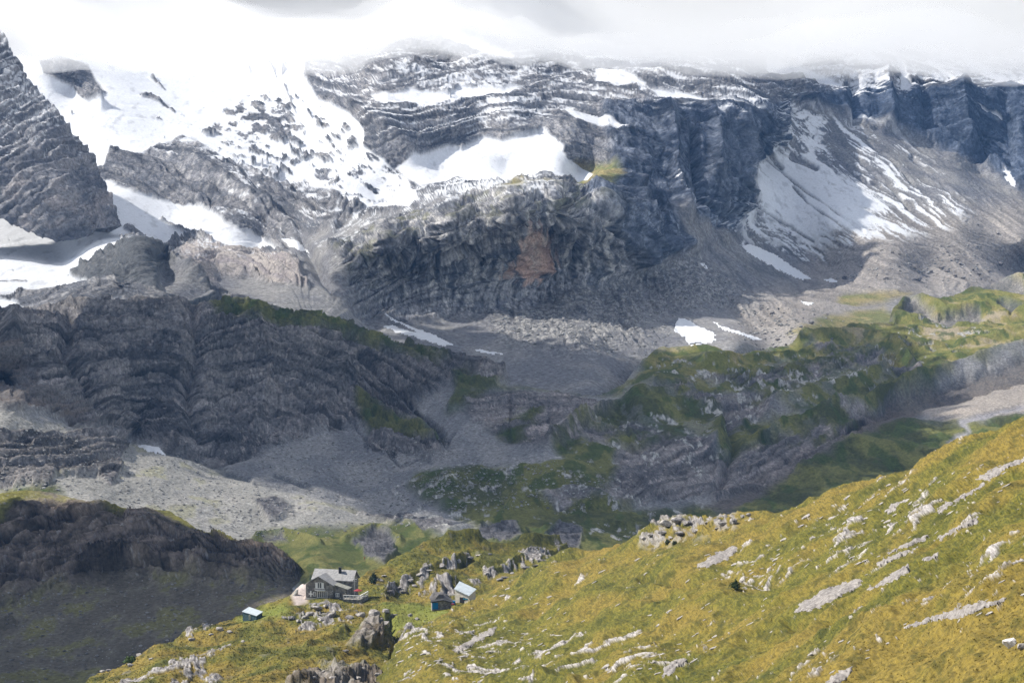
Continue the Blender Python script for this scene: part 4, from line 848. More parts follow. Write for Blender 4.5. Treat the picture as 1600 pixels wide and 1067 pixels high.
# --- shed with the blue-grey lean-to roof right of the hut
o = at(722, 940, 690 + DG); sh = empty('goat_shed', tuple(o), 0, 'small cream-walled shed with tilted blue-grey metal roof in the saddle', 'shed')
_, P4 = roof_quad('roof', [(709.5, 919.5), (733, 930.5), (744.5, 920), (718, 907.5)], [689 + DG, 686 + DG, 692 + DG, 696 + DG], .14, M_ROOF2, sh, o)
c = sum(P4) / 4; Q = [c + (p - c) * .92 for p in P4]
wl = MB().prism([(p[0], p[1], -1.8) for p in Q], (0, 0, 1)); wl.v[4:] = [(p[0], p[1], p[2] - .16) for p in Q]; wall = wl.build('wall', M_RENDER, sh)
a_, b_ = Q[0], Q[1]
def onwall(t, dz, off): p = a_ + (b_ - a_) * t; d = np.array((b_[1] - a_[1], -(b_[0] - a_[0]), 0)); d /= np.linalg.norm(d); return tuple(np.array((p[0], p[1], dz)) + d * off)
def wallpanel(name, t0, t1, z0, z1, off, mat, par):
    q = [onwall(t0, z0, off), onwall(t1, z0, off), onwall(t1, z1, off), onwall(t0, z1, off)]; d = np.array(onwall(t0, z0, off)) - np.array(onwall(t0, z0, off - .05))
    return MB().prism(q, tuple(d)).build(name, mat, par)
wallpanel('doorway', .35, .74, .1, 1.75, .02, M_DARK, sh); wallpanel('window_panel', .6, .95, 1.25, 1.6, .09, M_TEAL, sh)
o = at(710, 943, 684); bx = empty('water_barrel', tuple(np.array(hit(709, 944, NEAR)[0])), 0, 'blue barrel between the stone shelter and the cream shed', 'barrel')
def drum(r, z0, z1, n=14): return [(r * math.cos(2 * math.pi * i / n), r * math.sin(2 * math.pi * i / n), z0) for i in range(n)]
MB().prism(drum(.45, -.3, 0), (0, 0, 1.35)).build('barrel_body', M_BLUE, bx); MB().prism(drum(.48, .9, 0), (0, 0, .07)).build('hoop', M_TEAL, bx)
rx = empty('wheelbarrow', tuple(np.array(hit(706, 947, NEAR)[0])), R(30), 'red wheelbarrow lying on the grass beside the blue barrel', 'wheelbarrow')
MB().prism([(-.6, -.4, .75), (.7, -.35, .75), (.45, -.25, .35), (-.4, -.28, .35)], (0, .7, 0)).build('tray', M_RED, rx)
MB().prism([(.85 + .22 * math.cos(a * .7854), -.06, .2 + .22 * math.sin(a * .7854)) for a in range(8)], (0, .1, 0)).build('wheel', M_DARK, rx)
MB().bar((-1.2, -.25, .6), (.85, -.08, .2), .03).bar((-1.2, .25, .6), (.85, .08, .2), .03).build('handle', M_WOOD, rx)

# --- rocks
def rock_mesh(name, seed, flat=.7, cuts=11, mat=None):
    r = np.random.RandomState(seed); v = IV * (1 + 0 * IV); f = IF
    # one more subdivision
    vs = [tuple(p) for p in v]; mid = {}; nf = []
    def m(i, j):
        k = (min(i, j), max(i, j))
        if k not in mid: p = np.array(vs[i]) + np.array(vs[j]); vs.append(tuple(p / np.linalg.norm(p))); mid[k] = len(vs) - 1
        return mid[k]
    for i, j, k in f.tolist(): a_, b_, c_ = m(i, j), m(j, k), m(k, i); nf += [(i, a_, c_), (j, b_, a_), (k, c_, b_), (a_, b_, c_)]
    v = np.array(vs)
    for _ in range(cuts):
        n = r.normal(size=3); n /= np.linalg.norm(n); d = r.uniform(.45, .85); s = v @ n; v = v - np.maximum(0, s - d)[:, None] * n
    v[:, 2] = np.where(v[:, 2] > .62, .62 + (v[:, 2] - .62) * .2, v[:, 2])
    v += r.normal(size=v.shape) * .012
    v *= np.array((1, .8, flat))
    me = bpy.data.meshes.new(name); me.from_pydata([tuple(p) for p in v.tolist()], [], nf); me.update(); me.materials.append(mat)
    return me
def ico():
    t = (1 + 5 ** .5) / 2
    v = np.array([(-1, t, 0), (1, t, 0), (-1, -t, 0), (1, -t, 0), (0, -1, t), (0, 1, t), (0, -1, -t), (0, 1, -t), (t, 0, -1), (t, 0, 1), (-t, 0, -1), (-t, 0, 1)], float)
    f = [(0, 11, 5), (0, 5, 1), (0, 1, 7), (0, 7, 10), (0, 10, 11), (1, 5, 9), (5, 11, 4), (11, 10, 2), (10, 7, 6), (7, 1, 8), (3, 9, 4), (3, 4, 2), (3, 2, 6), (3, 6, 8), (3, 8, 9), (4, 9, 5), (2, 4, 11), (6, 2, 10), (8, 6, 7), (9, 8, 1)]
    v = list(v / np.linalg.norm(v[0])); f2 = []; mid = {}
    def m(i, j):
        k = (min(i, j), max(i, j))
        if k not in mid: p = v[i] + v[j]; v.append(p / np.linalg.norm(p)); mid[k] = len(v) - 1
        return mid[k]
    for i, j, k in f: a_, b_, c_ = m(i, j), m(j, k), m(k, i); f2 += [(i, a_, c_), (j, b_, a_), (k, c_, b_), (a_, b_, c_)]
    return np.array(v), np.array(f2)
IV, IF = ico()
M_LIME = simple_mat('pale_limestone', (.36, .335, .31), .9, scale=2.6, col2=(.14, .125, .115)); M_GREYROCK = simple_mat('grey_boulder_rock', (.22, .205, .195), .9, scale=2, col2=(.09, .082, .078))
M_WHITEROCK = simple_mat('bleached_limestone', (.62, .60, .60), .9, scale=2.5, col2=(.36, .34, .33))
RV = [rock_mesh('rock', 20 + k, .55 + .05 * (k % 5), 9 + k % 4, M_LIME) for k in range(8)]
RG = [rock_mesh('rock', 40 + k, .7, 10, M_GREYROCK) for k in range(6)]
RW = [rock_mesh('boulder', 60 + k, .75, 12, M_WHITEROCK) for k in range(2)]
SLV = [rock_mesh('slab', 80 + k, .22, 12, M_LIME) for k in range(6)]
def put_rock(name, me, u, v, w_px, names, label, cat, group=None, asp=1.0, tilt=None, sink=.25, hz=1.0, rs=random):
    h = hit(u, v, names)
    if h is None: return None
    p, n, D = h; s = w_px / 2 * D / FPX
    if tilt is not None:
        for du, dv in ((-14, 0), (14, 0), (0, -9), (0, 9), (-9, 5), (9, -5)):
            q = hit(u + du, v + dv, names)
            if q: n = n + q[1]
        n = (n + Vector((-.2, -.3, .9)) * 3).normalized()
    o = bpy.data.objects.new(name, me); COL.objects.link(o)
    o.scale = (s * asp, s, s * hz)
    if tilt is None: o.rotation_euler = (rs.uniform(-.2, .2), rs.uniform(-.2, .2), rs.uniform(0, 6.28)); o.location = p + Vector((0, 0, s * .55 * hz * (1 - sink)))
    else:
        x = Vector((.80, .30, .50)); x = (x - n * x.dot(n)).normalized(); y = n.cross(x)
        from mathutils import Matrix
        o.rotation_euler = Matrix((x, y, n)).transposed().to_euler(); o.location = p + n * (s * tilt)
    return tag(o, label, cat, group)
rs = random.Random(11)
put_rock('boulder', RW[0], 1578, 1011, 31, ['golden_slope'], 'large whitish rounded boulder in the golden grass at the lower right', 'boulder', sink=.2, rs=rs)
put_rock('boulder', RV[1], 1597, 1014, 22, ['golden_slope'], 'low pinkish-grey rock touching the large whitish boulder', 'rock', rs=rs)
n_s = 0
zones = [([(1100, 900), (1250, 830), (1400, 800), (1400, 860), (1250, 900), (1150, 930)], 34), ([(600, 1060), (640, 985), (740, 985), (820, 965), (900, 1000), (760, 1067)], 60), ([(1250, 1010), (1500, 930), (1600, 880), (1600, 960), (1450, 990), (1260, 1067)], 24), ([(1300, 800), (1600, 700), (1600, 800), (1430, 860), (1350, 900)], 44),
         ([(850, 1080), (1080, 980), (1150, 1000), (1000, 1080)], 28), ([(760, 930), (1000, 850), (1150, 850), (1250, 1000), (900, 990)], 40), ([(1250, 800), (1400, 745), (1400, 780), (1250, 850)], 14)]
for poly, cnt in zones:
    xs = [p[0] for p in poly]; ys = [p[1] for p in poly]; k = 0
    while k < cnt:
        u = rs.uniform(min(xs), max(xs)); v = rs.uniform(min(ys), max(ys))
        if sdf(np.array([u]), np.array([v]), poly)[0] < 0: continue
        k += 1; W = rs.choice([3, 4, 5, 6, 8]); L = W * rs.uniform(1.4, 2.6)
        put_rock('limestone_rock', SLV[rs.randrange(6)], u, v, W * 1.5, ['golden_slope'], 'pale limestone slab bedded in the grass of the golden slope', 'rock slab', 'limestone slabs bedded in the golden slope', asp=L / W / 1.5, tilt=.08, rs=rs)
# rocks on the crest
for u, v, s_ in [(1040, 822, 24), (1058, 816, 20), (1075, 820, 16), (1035, 834, 14), (1062, 836, 16), (1088, 832, 14), (1105, 818, 10), (1130, 820, 14), (1146, 818, 16), (1160, 808, 9), (1170, 806, 12), (1048, 842, 10), (1120, 828, 10), (975, 842, 9), (1005, 842, 10), (1018, 838, 12)]:
    put_rock('crest_rock', RV[rs.randrange(8)], u, v, s_, ['golden_slope'], 'grey limestone block among the broken rocks on the crest of the golden slope', 'rock', 'limestone blocks on the crest', asp=1.3, rs=rs)
for u, v, s_ in [(584, 961, 20), (603, 957, 17), (616, 963, 11), (563, 963, 17), (546, 966, 14), (520, 962, 16), (641, 963, 13), (652, 968, 10), (502, 970, 10), (484, 962, 16), (495, 952, 18), (510, 948, 14), (478, 966, 14), (455, 968, 15), (466, 972, 12), (444, 966, 9), (602, 978, 22), (500, 968, 10), (360, 988, 11), (344, 985, 14), (330, 992, 9), (236, 1030, 8), (217, 1024, 10), (205, 1040, 12), (170, 1048, 9), (160, 1050, 10), (300, 1000, 10), (380, 1003, 9),
                (540, 1018, 9), (505, 1050, 10), (520, 1060, 12), (490, 1060, 10), (560, 1060, 10), (590, 1055, 11), (566, 1045, 9), (618, 1040, 10), (634, 1046, 8)]:
    put_rock('rock', RV[rs.randrange(8)] if s_ < 18 or rs.random() < .3 else RG[rs.randrange(6)], u, v, s_, ['hut_spur'], 'grey limestone boulder lying on the grassy spur below the stone hut', 'boulder', 'boulders on the spur below the hut', asp=1.2, sink=.5, rs=rs)
put_rock('overhanging_boulder', RG[2], 690, 944, 42, ['hut_spur'], 'big dark boulder forming the roof of the stone shelter with the blue door', 'boulder', asp=1.15, sink=.35, hz=1.0, rs=random.Random(2))
for u, v, s_ in [(607, 925, 13), (622, 920, 14), (640, 908, 16), (655, 898, 14), (668, 892, 12), (690, 884, 16), (716, 877, 12), (732, 872, 16), (748, 868, 12), (765, 866, 11), (648, 915, 12), (632, 926, 12), (780, 906, 14), (800, 896, 12), (822, 888, 16), (838, 884, 12), (850, 876, 10), (790, 903, 12), (590, 906, 14), (600, 900, 10), (578, 888, 9), (760, 896, 9)]:
    put_rock('knoll_rock', RG[rs.randrange(6)] if rs.random() < .6 else RV[rs.randrange(8)], u, v, s_, NEAR, 'rough grey rock in the broken outcrops on the knolls behind the hut', 'rock', 'outcrop rocks on the knolls', asp=1.5, sink=.6, hz=.65, rs=rs)
for u, v, s_ in [(1206, 491, 12), (1200, 484, 6), (1190, 482, 6), (1216, 483, 5), (1225, 490, 5), (1232, 484, 4), (1268, 506, 10), (1272, 492, 5), (1293, 492, 5), (1255, 498, 5), (1320, 437, 13), (1385, 437, 10), (1435, 439, 11), (1500, 414, 7), (1562, 414, 12), (1575, 422, 8), (1545, 425, 7), (1530, 430, 7), (1470, 420, 9), (1480, 425, 8), (1492, 432, 8), (1505, 436, 7), (1455, 426, 7), (1430, 420, 14), (1520, 422, 6), (1215, 532, 8), (1228, 540, 8), (1212, 543, 6), (1196, 500, 5), (1190, 510, 5), (1300, 530, 5), (1494, 407, 9), (1590, 380, 5), (1528, 352, 5), (1560, 366, 5), (1480, 395, 6), (1395, 396, 6), (1406, 398, 5)]:
    put_rock('boulder', RG[rs.randrange(6)], u, v, s_, ['mountain_wall', 'valley_and_hills'], 'grey boulder fallen on the gravel flat at the foot of the snowy fans', 'boulder', 'boulders on the gravel flat', asp=1.2, rs=rs)
# --- stone shelter under the big boulder
DT = hit(690, 951, NEAR)[0].y - 681; print('shelter shift', DT)
o = np.array(at(675, 951, 679 + DT)); sl_ = empty('stone_shelter', tuple(o), 0, 'low dry-stone shelter with bright blue door built under a dark boulder', 'shelter')
k_ = 679 / FPX
MB().prism([(0, 0, -.6), (5.4, 1.0, -.6), (5.4, 1.0, 1.5), (3.2, .6, 2.3), (0, 0, 1.9)], (-.3, 2.2, 0)).build('wall', simple_mat('dry_stone_wall', (.30, .28, .26), scale=2.2, kind='stone', col2=(.13, .12, .115)), sl_)
d_ = MB().prism([(.05, -.03, -.1), (1.7, .28, -.1), (1.7, .28, 1.75), (.05, -.03, 1.75)], (.01, -.08, 0)).build('door', M_BLUE, sl_)
MB().prism([(-.4, -.4, 1.85), (3.2, .2, 2.3), (3.2, .2, 2.5), (-.4, -.4, 2.05)], (0, 2.6, 0)).prism([(5.8, .7, 1.45), (3.2, .2, 2.3), (3.2, .2, 2.5), (5.8, .7, 1.65)], (0, 2.6, 0)).build('roof', M_DARK, sl_)

# --- shrubs: many small leaves spread through the crown, on short stems
def shrub(name, u, v, wpx, hpx, col, label, names, seed):
    h = hit(u, v, names)
    if h is None: return
    p, n, D = h; w_ = wpx * D / FPX / 2; hh = hpx * D / FPX; r = np.random.RandomState(seed); N = 900
    root = empty(name, tuple(p - Vector((0, 0, .15))), 0, label, 'shrub')
    c = r.normal(size=(N, 3)); c /= np.linalg.norm(c, axis=1)[:, None]; c *= (r.uniform(.25, 1, (N, 1)) ** .5) * (1 + .25 * np.sin(c[:, :1] * 5 + seed) + .2 * np.cos(c[:, 1:2] * 6))
    c = c * np.array((w_, w_ * .8, hh * .52)) + np.array((0, 0, hh * .55)); c[:, :2] *= (1.25 - .6 * c[:, 2:3] / hh)
    s = w_ * .13; a = r.normal(size=(N, 3)); a /= np.linalg.norm(a, axis=1)[:, None]; bb = np.cross(a, r.normal(size=(N, 3))); bb /= np.linalg.norm(bb, axis=1)[:, None]
    vs = np.stack([c + a * s, c + bb * s * .6, c - a * s, c - bb * s * .6], 1).reshape(-1, 3)
    mesh_np('foliage', vs, np.arange(N * 4).reshape(-1, 4), simple_mat('shrub_leaves', col, .7, scale=3, amount=.5), smooth=False, parent=root)
    m_ = MB()
    for k in range(6): m_.bar((0, 0, 0), (r.uniform(-.5, .5) * w_, r.uniform(-.5, .5) * w_, hh * .6), .04)
    m_.build('stem', M_WOOD, root)
shrub('juniper_bush', 1149, 921, 17, 15, (.035, .07, .015), 'dark green conical bush alone in the hollow of the golden slope', ['golden_slope'], 1)
shrub('juniper_bush', 584, 912, 17, 16, (.03, .06, .02), 'dark green bush against pale rocks right behind the stone hut', NEAR, 2)
shrub('shrub', 1043, 850, 10, 8, (.05, .08, .02), 'small dark shrub under the crest rocks, left one of two', ['golden_slope'], 3)
shrub('shrub', 1054, 851, 9, 7, (.05, .08, .02), 'small dark shrub under the crest rocks, right one of two', ['golden_slope'], 4)
shrub('shrub', 204, 1035, 20, 10, (.10, .16, .03), 'bright green shrub among rocks at the lower left end of the spur', ['hut_spur'], 5)

# --- a walker on the bright slope above the hut
h = hit(569.5, 876, ALL)
if h:
    p = h[0]; sc_ = 1.75
    J = [(0, 0, .53), (0, 0, .66), (0, 0, .80), (0, -.01, .86), (0, -.02, .94), (-.10, 0, .79), (-.13, .02, .63), (-.12, -.05, .50), (.10, 0, .79), (.13, .02, .63), (.12, -.05, .50), (-.05, 0, .50), (-.06, -.03, .27), (-.07, .03, .03), (-.07, -.07, .01), (.05, 0, .50), (.06, .05, .27), (.07, .10, .03), (.07, .0, .01)]
    E = [(0, 1), (1, 2), (2, 3), (3, 4), (2, 5), (5, 6), (6, 7), (2, 8), (8, 9), (9, 10), (0, 11), (11, 12), (12, 13), (13, 14), (0, 15), (15, 16), (16, 17), (17, 18)]
    Rr = [.085, .08, .085, .035, .06, .04, .03, .022, .04, .03, .022, .055, .04, .03, .025, .055, .04, .03, .025]
    def skinned(name, J, E, Rr, mat, parent=None):
        me = bpy.data.meshes.new(name); me.from_pydata([tuple(np.array(j) * sc_) for j in J], E, []); me.materials.append(mat)
        o = bpy.data.objects.new(name, me); COL.objects.link(o); o.parent = parent
        o.modifiers.new('skin', 'SKIN'); me.skin_vertices[0].data[0].use_root = True
        for k, r_ in enumerate(Rr): me.skin_vertices[0].data[k].radius = (r_ * sc_, r_ * sc_ * .8)
        o.modifiers.new('sub', 'SUBSURF').levels = 1; return o
    man = skinned('person', J, E, Rr, simple_mat('trousers_and_skin', (.30, .16, .10)))
    man.location = p; man.rotation_euler = (0, 0, R(60)); tag(man, 'tiny walker in an orange-red jacket on the bright slope above the hut', 'person')
    skinned('jacket', [(0, 0, .50), (0, 0, .66), (0, 0, .81), (-.105, 0, .79), (-.13, .02, .63), (-.12, -.05, .53), (.105, 0, .79), (.13, .02, .63), (.12, -.05, .53)], [(0, 1), (1, 2), (2, 3), (3, 4), (4, 5), (2, 6), (6, 7), (7, 8)], [.10, .095, .085, .055, .042, .036, .055, .042, .036], simple_mat('orange_red_cloth', (.55, .12, .03)), man)

# --- separate patches of old snow lying on the ground
M_SNOW = simple_mat('old_snow', (.70, .715, .745), .8, scale=.4, amount=.1)
def draped(poly, names, label, cat, name, mat, thick=.8, step=1.6, rag=2.0):
    xs = [p[0] for p in poly]; ys = [p[1] for p in poly]
    U, V = np.meshgrid(np.arange(min(xs) - 5, max(xs) + 5, step), np.arange(min(ys) - 5, max(ys) + 5, step))
    s = sdf(U, V, poly) + fbm(U / 9, V / 5, 2.2, 3) * rag
    keep = s > -1.0
    pts = np.zeros(U.shape + (3,)); ok = np.zeros(U.shape, bool)
    bump = facets(U / 9 + V / 9, V / 3.2, .9)[0] * .22 if name == 'slab_rock' else 0 * U
    for i, j in zip(*np.nonzero(keep)):
        h = hit(U[i, j], V[i, j], names)
        if h: pts[i, j] = np.array(h[0]) + np.array((0, -.25, .8)) * (sm(s[i, j], -1.2, 3) * (thick + bump[i, j]) - .08); ok[i, j] = True
    f = grid_faces(*U.shape); f = f[ok.ravel()[f].all(axis=1)]
    if len(f) == 0: return
    vs = pts.reshape(-1, 3); span = np.abs(vs[f][:, 0, 1] - vs[f][:, 2, 1]); f = f[span < 90]
    used = np.unique(f); rm = np.full(len(vs), -1); rm[used] = np.arange(len(used))
    tag(mesh_np(name, vs[used], rm[f], mat), label, cat)
def snow_patch(poly, names, label): draped(poly, names, label, 'snow patch', 'snow_patch', M_SNOW)
FM = ['mountain_wall', 'valley_and_hills']
snow_patch([(1060, 496), (1076, 500), (1092, 510), (1105, 515), (1121, 523), (1112, 526), (1119, 532), (1100, 539), (1078, 540), (1070, 528), (1052, 517)], FM, 'jagged snow patch in the basin, just above the green terrace')
snow_patch([(1111, 501), (1130, 510), (1160, 520), (1192, 530), (1180, 531), (1150, 522), (1122, 512)], FM, 'thin curved snow strip right of the jagged patch')
snow_patch([(602, 490), (618, 500), (648, 512), (680, 524), (712, 540), (690, 540), (650, 528), (610, 516), (598, 510), (612, 508), (640, 518), (655, 520), (630, 508), (610, 500)], FM, 'forked snow tongue at the left foot of the central cliff')
snow_patch([(738, 545), (760, 548), (786, 553), (770, 554), (745, 550)], FM, 'short sliver of snow right below the forked tongue')
snow_patch([(1157, 384), (1172, 382), (1188, 388), (1212, 398), (1228, 410), (1250, 424), (1271, 437), (1250, 437), (1222, 425), (1198, 411), (1172, 398)], ['mountain_wall'], 'bright snow tongue at the bottom of the right-hand fans')
snow_patch([(1286, 437), (1300, 435), (1311, 440), (1296, 442)], ['mountain_wall'], 'small oval snow patch right of the bright tongue tip')
snow_patch([(1250, 470), (1266, 472), (1278, 475), (1262, 477)], ['mountain_wall'], 'short dash of snow on the gravel flat by the boulders')
snow_patch([(437, 372), (452, 373), (468, 380), (484, 396), (470, 392), (450, 384)], ['mountain_wall'], 'narrow triangular snow patch left of the central cliff')
snow_patch([(214, 696), (228, 695), (242, 698), (250, 700), (259, 712), (245, 709), (228, 703)], ['valley_and_hills'], 'lone snow patch at the top edge of the sunlit scree')
snow_patch([(1568, 276), (1580, 272), (1588, 288), (1584, 293)], ['mountain_wall'], 'little white snow triangle at the foot of the far right wall')
snow_patch([(1090, 410), (1098, 411), (1109, 420), (1102, 421)], ['mountain_wall'], 'tiny snow spot under the dark shoulder of the cliff')

# --- the great bare slabs, each a sheet of bedrock with its own outline
M_SLAB = simple_mat('bare_limestone', (.25, .23, .215), .9, scale=1.8, col2=(.12, .108, .10))
for poly, lab in [
    ([(1240, 957), (1250, 943), (1285, 922), (1313, 912), (1348, 901), (1345, 917), (1320, 928), (1299, 940), (1271, 954)], 'largest smooth pale slab in the middle of the golden slope'),
    ([(1404, 982), (1436, 971), (1460, 961), (1495, 952), (1523, 942), (1572, 935), (1565, 942), (1530, 954), (1502, 966), (1474, 968), (1425, 980)], 'long bright slab low on the golden slope, up-slope of the whitish boulder'),
    ([(1343, 925), (1369, 913), (1397, 892), (1418, 883), (1423, 893), (1390, 910), (1366, 920)], 'curved pale slab touching the upper end of the largest slab'),
    ([(1366, 883), (1380, 872), (1404, 864), (1436, 853), (1428, 862), (1397, 875), (1376, 884)], 'narrow slab just above the curved slab'),
    ([(1457, 846), (1478, 832), (1506, 815), (1529, 806), (1528, 817), (1495, 829), (1471, 843)], 'bright tilted slab with pointed ends on the upper slope'),
    ([(1523, 750), (1545, 734), (1576, 722), (1602, 713), (1602, 722), (1573, 732), (1545, 752)], 'long pale slab high on the slope near the crest'),
    ([(1438, 874), (1467, 862), (1467, 869), (1446, 878)], 'small bright slab between the narrow slab and the dip'),
    ([(1383, 864), (1425, 843), (1450, 836), (1447, 845), (1411, 857), (1390, 866)], 'thin slab parallel to and above the narrow slab'),
    ([(1082, 887), (1110, 868), (1145, 851), (1157, 858), (1135, 875), (1103, 888)], 'layered outcrop slab left of the lone dark bush'),
    ([(1285, 1070), (1310, 1047), (1332, 1042), (1327, 1055), (1310, 1070)], 'bright slab cut by the bottom edge of the picture'),
    ([(1382, 801), (1394, 787), (1412, 780), (1404, 792), (1392, 803)], 'small upright-looking slab on the upper slope'),
    ([(1458, 801), (1478, 785), (1506, 773), (1539, 753), (1534, 762), (1495, 785), (1467, 801)], 'very long thin slab running towards the crest'),
    ([(1036, 1040), (1068, 1027), (1075, 1031), (1047, 1054), (1036, 1058)], 'pale slab at the bottom, left of the middle of the slope'),
    ([(705, 1017), (738, 996), (777, 976), (771, 989), (738, 1008), (717, 1020)], 'broad pale slab at the lower left end of the golden slope')]:
    draped(poly, ['golden_slope'], lab, 'rock slab', 'slab_rock', M_SLAB, .3, 1.3, 4.0)

# --- grass tufts and loose stones (uncountable)
r = np.random.RandomState(3)
def tint_at(name, idx): f, c = TINT[name]; return c[f[idx][0]]
def tufts(names, n, u0, u1, v0, v1, wmin, wmax):
    vs = []; cs = []; cnt = 0
    for k in range(n):
        u = r.uniform(u0, u1); v = r.uniform(v0, v1); d = Vector(ray(u, v)).normalized(); best = None
        for nm in names:
            q = BVH[nm].ray_cast(Vector((0, 0, 0)), d)
            if q[0] is not None and (best is None or q[3] < best[0]): best = (q[3], q, nm)
        if best is None or best[2] not in names: continue
        c = tint_at(best[2], best[1][2])
        if c[2] > c[0] * .5: continue
        p = np.array(best[1][0]); D = best[0]; s = r.uniform(wmin, wmax) * (.7 + .3 * D / 400); lean = np.array((r.uniform(-.1, .35), r.uniform(-.3, .1), 0))
        cc = c * r.uniform(.95, 1.55)
        for b_ in range(5):
            a = r.uniform(0, 6.28); e = np.array((math.cos(a), math.sin(a), 0)); q = p + e * s * .22 - np.array((0, 0, .04)); wd = np.array((-e[1], e[0], 0)) * s * .17
            tip = p + e * s * r.uniform(.2, .75) + lean * s + np.array((0, 0, s * r.uniform(.3, .7)))
            vs += [q - wd, q + wd, tip]; cs += [cc, cc, cc * 1.2]
        cnt += 1
    print('tufts', cnt)
    return np.array(vs), np.array(cs)
vs, cs = tufts(NEAR + ['eroded_bank', 'valley_and_hills'][:0], 15000, 560, 1620, 650, 1075, .12, .30)
tag(mesh_np('grass', vs, np.arange(len(vs)).reshape(-1, 3), MAT_NEAR, cs, smooth=False, attrs={'grain': np.full(len(vs), .5)}), kind='stuff')
vs, cs = tufts(['hut_spur'], 16000, 120, 760, 830, 1075, .25, .5)
tag(mesh_np('grass', vs, np.arange(len(vs)).reshape(-1, 3), MAT_NEAR, cs, smooth=False, attrs={'grain': np.full(len(vs), .5)}), kind='stuff')
def stones(name, n, polys, names, smin, smax, col, big=None):
    V0 = []; F0 = []; C0 = []; k = 0
    base = IV[:12]; fb = np.array([(0, 11, 5), (0, 5, 1), (0, 1, 7), (0, 7, 10), (0, 10, 11), (1, 5, 9), (5, 11, 4), (11, 10, 2), (10, 7, 6), (7, 1, 8), (3, 9, 4), (3, 4, 2), (3, 2, 6), (3, 6, 8), (3, 8, 9), (4, 9, 5), (2, 4, 11), (6, 2, 10), (8, 6, 7), (9, 8, 1)])
    for poly, wgt in polys:
        xs = [p[0] for p in poly]; ys = [p[1] for p in poly]; m = int(n * wgt)
        U = r.uniform(min(xs), max(xs), m); V = r.uniform(min(ys), max(ys), m); ins = sdf(U, V, poly) + r.normal(size=m) * 8 > 0
        for u, v in zip(U[ins], V[ins]):
            h = hit(u, v, names)
            if not h: continue
            s = smin + (smax - smin) * r.uniform() ** 4
            q = base * s * r.uniform(.6, 1.1, (12, 3)) * np.array((1.2, 1, .7)) + np.array(h[0]) + np.array((0, 0, s * .15))
            V0.append(q); F0.append(fb + 12 * k); C0.append(np.repeat((np.array(col) * r.uniform(.6, 1.35))[None], 12, 0)); k += 1
    print(name, k)
    tag(mesh_np(name, np.concatenate(V0), np.concatenate(F0), MAT_MID, np.concatenate(C0), smooth=False, attrs={'grain': np.ones(12 * k)}), kind='stuff')
stones('scree_stones', 5600, [([(0, 645), (170, 690), (260, 712), (400, 755), (560, 795), (640, 815), (560, 830), (380, 845), (300, 810), (0, 765)], 1), ([(400, 680), (560, 700), (700, 690), (760, 720), (640, 810), (400, 750)], .6), ([(640, 740), (860, 720), (980, 760), (900, 790), (700, 800)], .25)], ['valley_and_hills'], .18, .95, (.30, .29, .275))
stones('fallen_blocks', 3000, [([(760, 500), (860, 465), (960, 430), (1010, 440), (1060, 520), (1000, 555), (900, 550), (780, 520)], 1), ([(1160, 470), (1240, 480), (1320, 520), (1180, 550), (1150, 520)], .3), ([(1380, 400), (1600, 380), (1600, 430), (1450, 450), (1300, 440)], .35), ([(1040, 400), (1120, 420), (1170, 490), (1040, 490)], .3)], ['mountain_wall'], .3, 1.9, (.27, .265, .255))
stones('valley_debris', 1500, [([(0, 920), (300, 900), (460, 910), (380, 960), (140, 1060), (0, 1067)], 1)], ['eroded_bank'], .12, .8, (.26, .24, .22))
# ------------------------------------------------------------------ clouds (bank: closed body of even vapour; unseen shade clouds: opaque puffs) and the air
def vapour(name, density, color=(1, 1, 1, 1), g=0.3):
    m = bpy.data.materials.new(name); m.use_nodes = True; nt = m.node_tree
    nt.nodes.remove(nt.nodes['Principled BSDF'])
    v = nt.nodes.new('ShaderNodeVolumePrincipled'); v.inputs['Density'].default_value = density
    v.inputs['Color'].default_value = color; v.inputs['Anisotropy'].default_value = g
    nt.links.new(v.outputs[0], nt.nodes['Material Output'].inputs['Volume'])
    return m
def closed_body(name, X, Y, Zb, Zt, mat):
    nr, nc = X.shape; n = nr * nc
    vs = np.concatenate([np.stack([X, Y, Zb], -1).reshape(-1, 3), np.stack([X, Y, Zt], -1).reshape(-1, 3)])
    f = grid_faces(nr, nc); fb = f[:, ::-1]
    i = np.arange(n).reshape(nr, nc); rim = np.concatenate([i[0, :-1], i[:-1, -1], i[-1, :0:-1], i[:0:-1, 0]])
    nx = np.roll(rim, -1); side = np.stack([rim, nx, nx + n, rim + n], -1)
    return mesh_np(name, vs, np.concatenate([f, fb + n, side]), mat)
# the bank that sits on the summits
us = np.linspace(-900, 2500, 120); ys = np.linspace(950, 3900, 100)
UU, YY = np.meshgrid(us, ys); XX = (UU - 800) / FPX * YY
edge = np.interp(UU, [0, 150, 330, 450, 560, 640, 740, 840, 900, 1000, 1090, 1190, 1280, 1400, 1500, 1600, 1750], [92, 84, 92, 94, 92, 66, 72, 84, 92, 92, 112, 112, 90, 86, 88, 98, 110])
zb = (250 - (edge + BANK_DROP)) / FPX * 2900 + fbm(XX / 100, YY / 260, 1.5, 5) * 22 + fbm(XX / 40, YY / 120, 4.5, 3) * 7
zt = (250 - (edge + BANK_DROP)) / FPX * 2900 + 90 + (1 - sm(YY, 1100, 2400)) * 45 + fbm(XX / 200, YY / 200, 7.7, 3) * 14

tag(closed_body('cloud_bank', XX, YY, np.clip(zb, 92, zt - 40), zt, vapour('cloud_vapour', BANK_DENSITY, (.91, .917, .925, 1))), 'white cloud bank hiding the mountain summits', 'cloud', kind='structure')
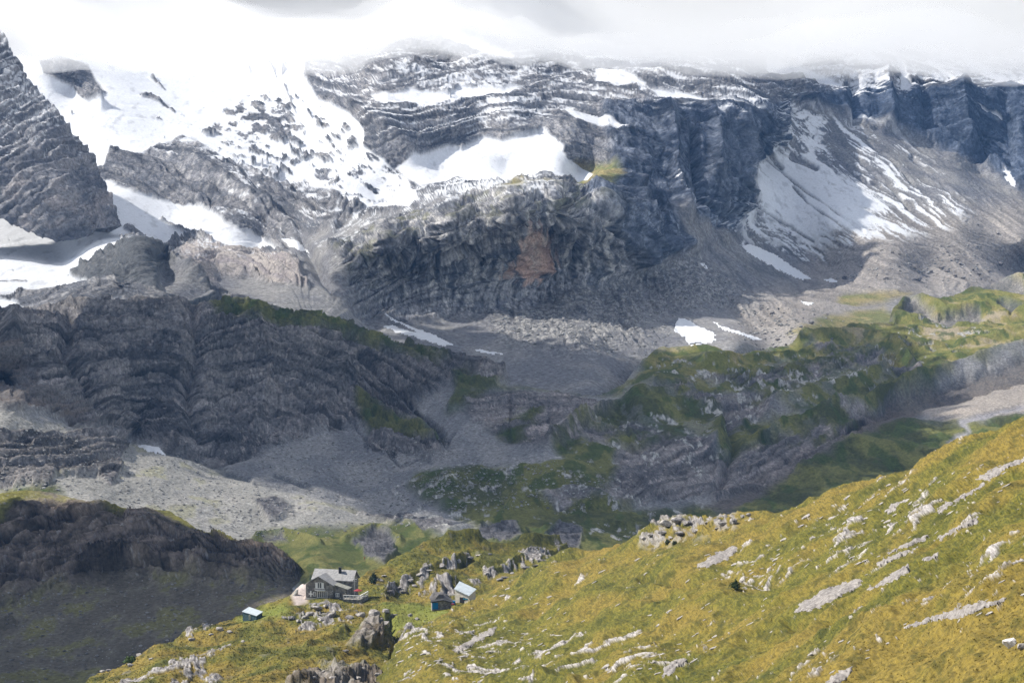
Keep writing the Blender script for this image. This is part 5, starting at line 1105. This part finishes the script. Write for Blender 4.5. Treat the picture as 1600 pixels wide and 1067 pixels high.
# unseen clouds added above the picture, shaped so their shade darkens cliffs and hills
cm = bpy.data.materials.new('shade_cloud_white'); cm.use_nodes = True
cm.node_tree.nodes['Principled BSDF'].inputs['Base Color'].default_value = (.9, .9, .92, 1); cm.node_tree.nodes['Principled BSDF'].inputs['Roughness'].default_value = 1
def shade_cloud(pts, z, soft, cover, idx):
    P = []
    for u, v in pts:
        h = hit(u, v, ['mountain_wall', 'valley_and_hills', 'eroded_bank', 'hut_spur', 'golden_slope'])
        p = np.array(h[0]) if h else at(u, v, 1500)
        t = (z - p[2]) / SUN[2]; P.append(tuple((p + SUN * t)[:2]))
    xs = [p[0] for p in P]; ys = [p[1] for p in P]; pad = soft
    r = np.random.RandomState(idx); cell = 9.0
    gx = np.arange(min(xs) - pad, max(xs) + pad, cell); gy = np.arange(min(ys) - pad, max(ys) + pad, cell)
    A, B = np.meshgrid(gx, gy); A = (A + r.uniform(-4, 4, A.shape)).ravel(); B = (B + r.uniform(-4, 4, B.shape)).ravel()
    s = sdf(A, B, P) + fbm(A / 80, B / 80, idx * 3.1, 4) * soft * .7
    p = sm(s, -soft, soft) * cover
    k = r.uniform(0, 1, len(A)) < p; A, B, s = A[k], B[k], s[k]
    rad = 5.5 + 7 * sm(s, -soft * .5, soft) * r.uniform(.6, 1.1, len(A))
    zz = z + r.uniform(-8, 14, len(A))
    vs = IV[None] * (rad[:, None, None] * np.array([1.15, 1.15, .8])) * r.uniform(.85, 1.15, (len(A), len(IV), 1)) + np.stack([A, B, zz], -1)[:, None]
    fs = IF[None] + (np.arange(len(A)) * len(IV))[:, None, None]
    o = mesh_np('cloud', vs.reshape(-1, 3), fs.reshape(-1, 3), cm)
    print('cloud', idx, len(A))
    return tag(o, 'unseen low cloud shaped to shade the valley', 'cloud', kind='structure')
if SHADE:
    for k, (pts, z, soft, cover) in enumerate(SHADES): shade_cloud(pts, z, soft, cover, k + 1)
if HAZE:
    bm_v = [(x, y, z) for x in (-1300, 1300) for y in (-60, 3700) for z in (-420, 88)]
    fc = [(0, 1, 3, 2), (4, 6, 7, 5), (0, 4, 5, 1), (2, 3, 7, 6), (0, 2, 6, 4), (1, 5, 7, 3)]
    tag(mesh_np('haze', np.array(bm_v), np.array(fc), vapour('air', HAZE, (.22, .48, 1, 1), 0.1), smooth=False), kind='stuff')
print('built', round(time.time() - T0, 1))
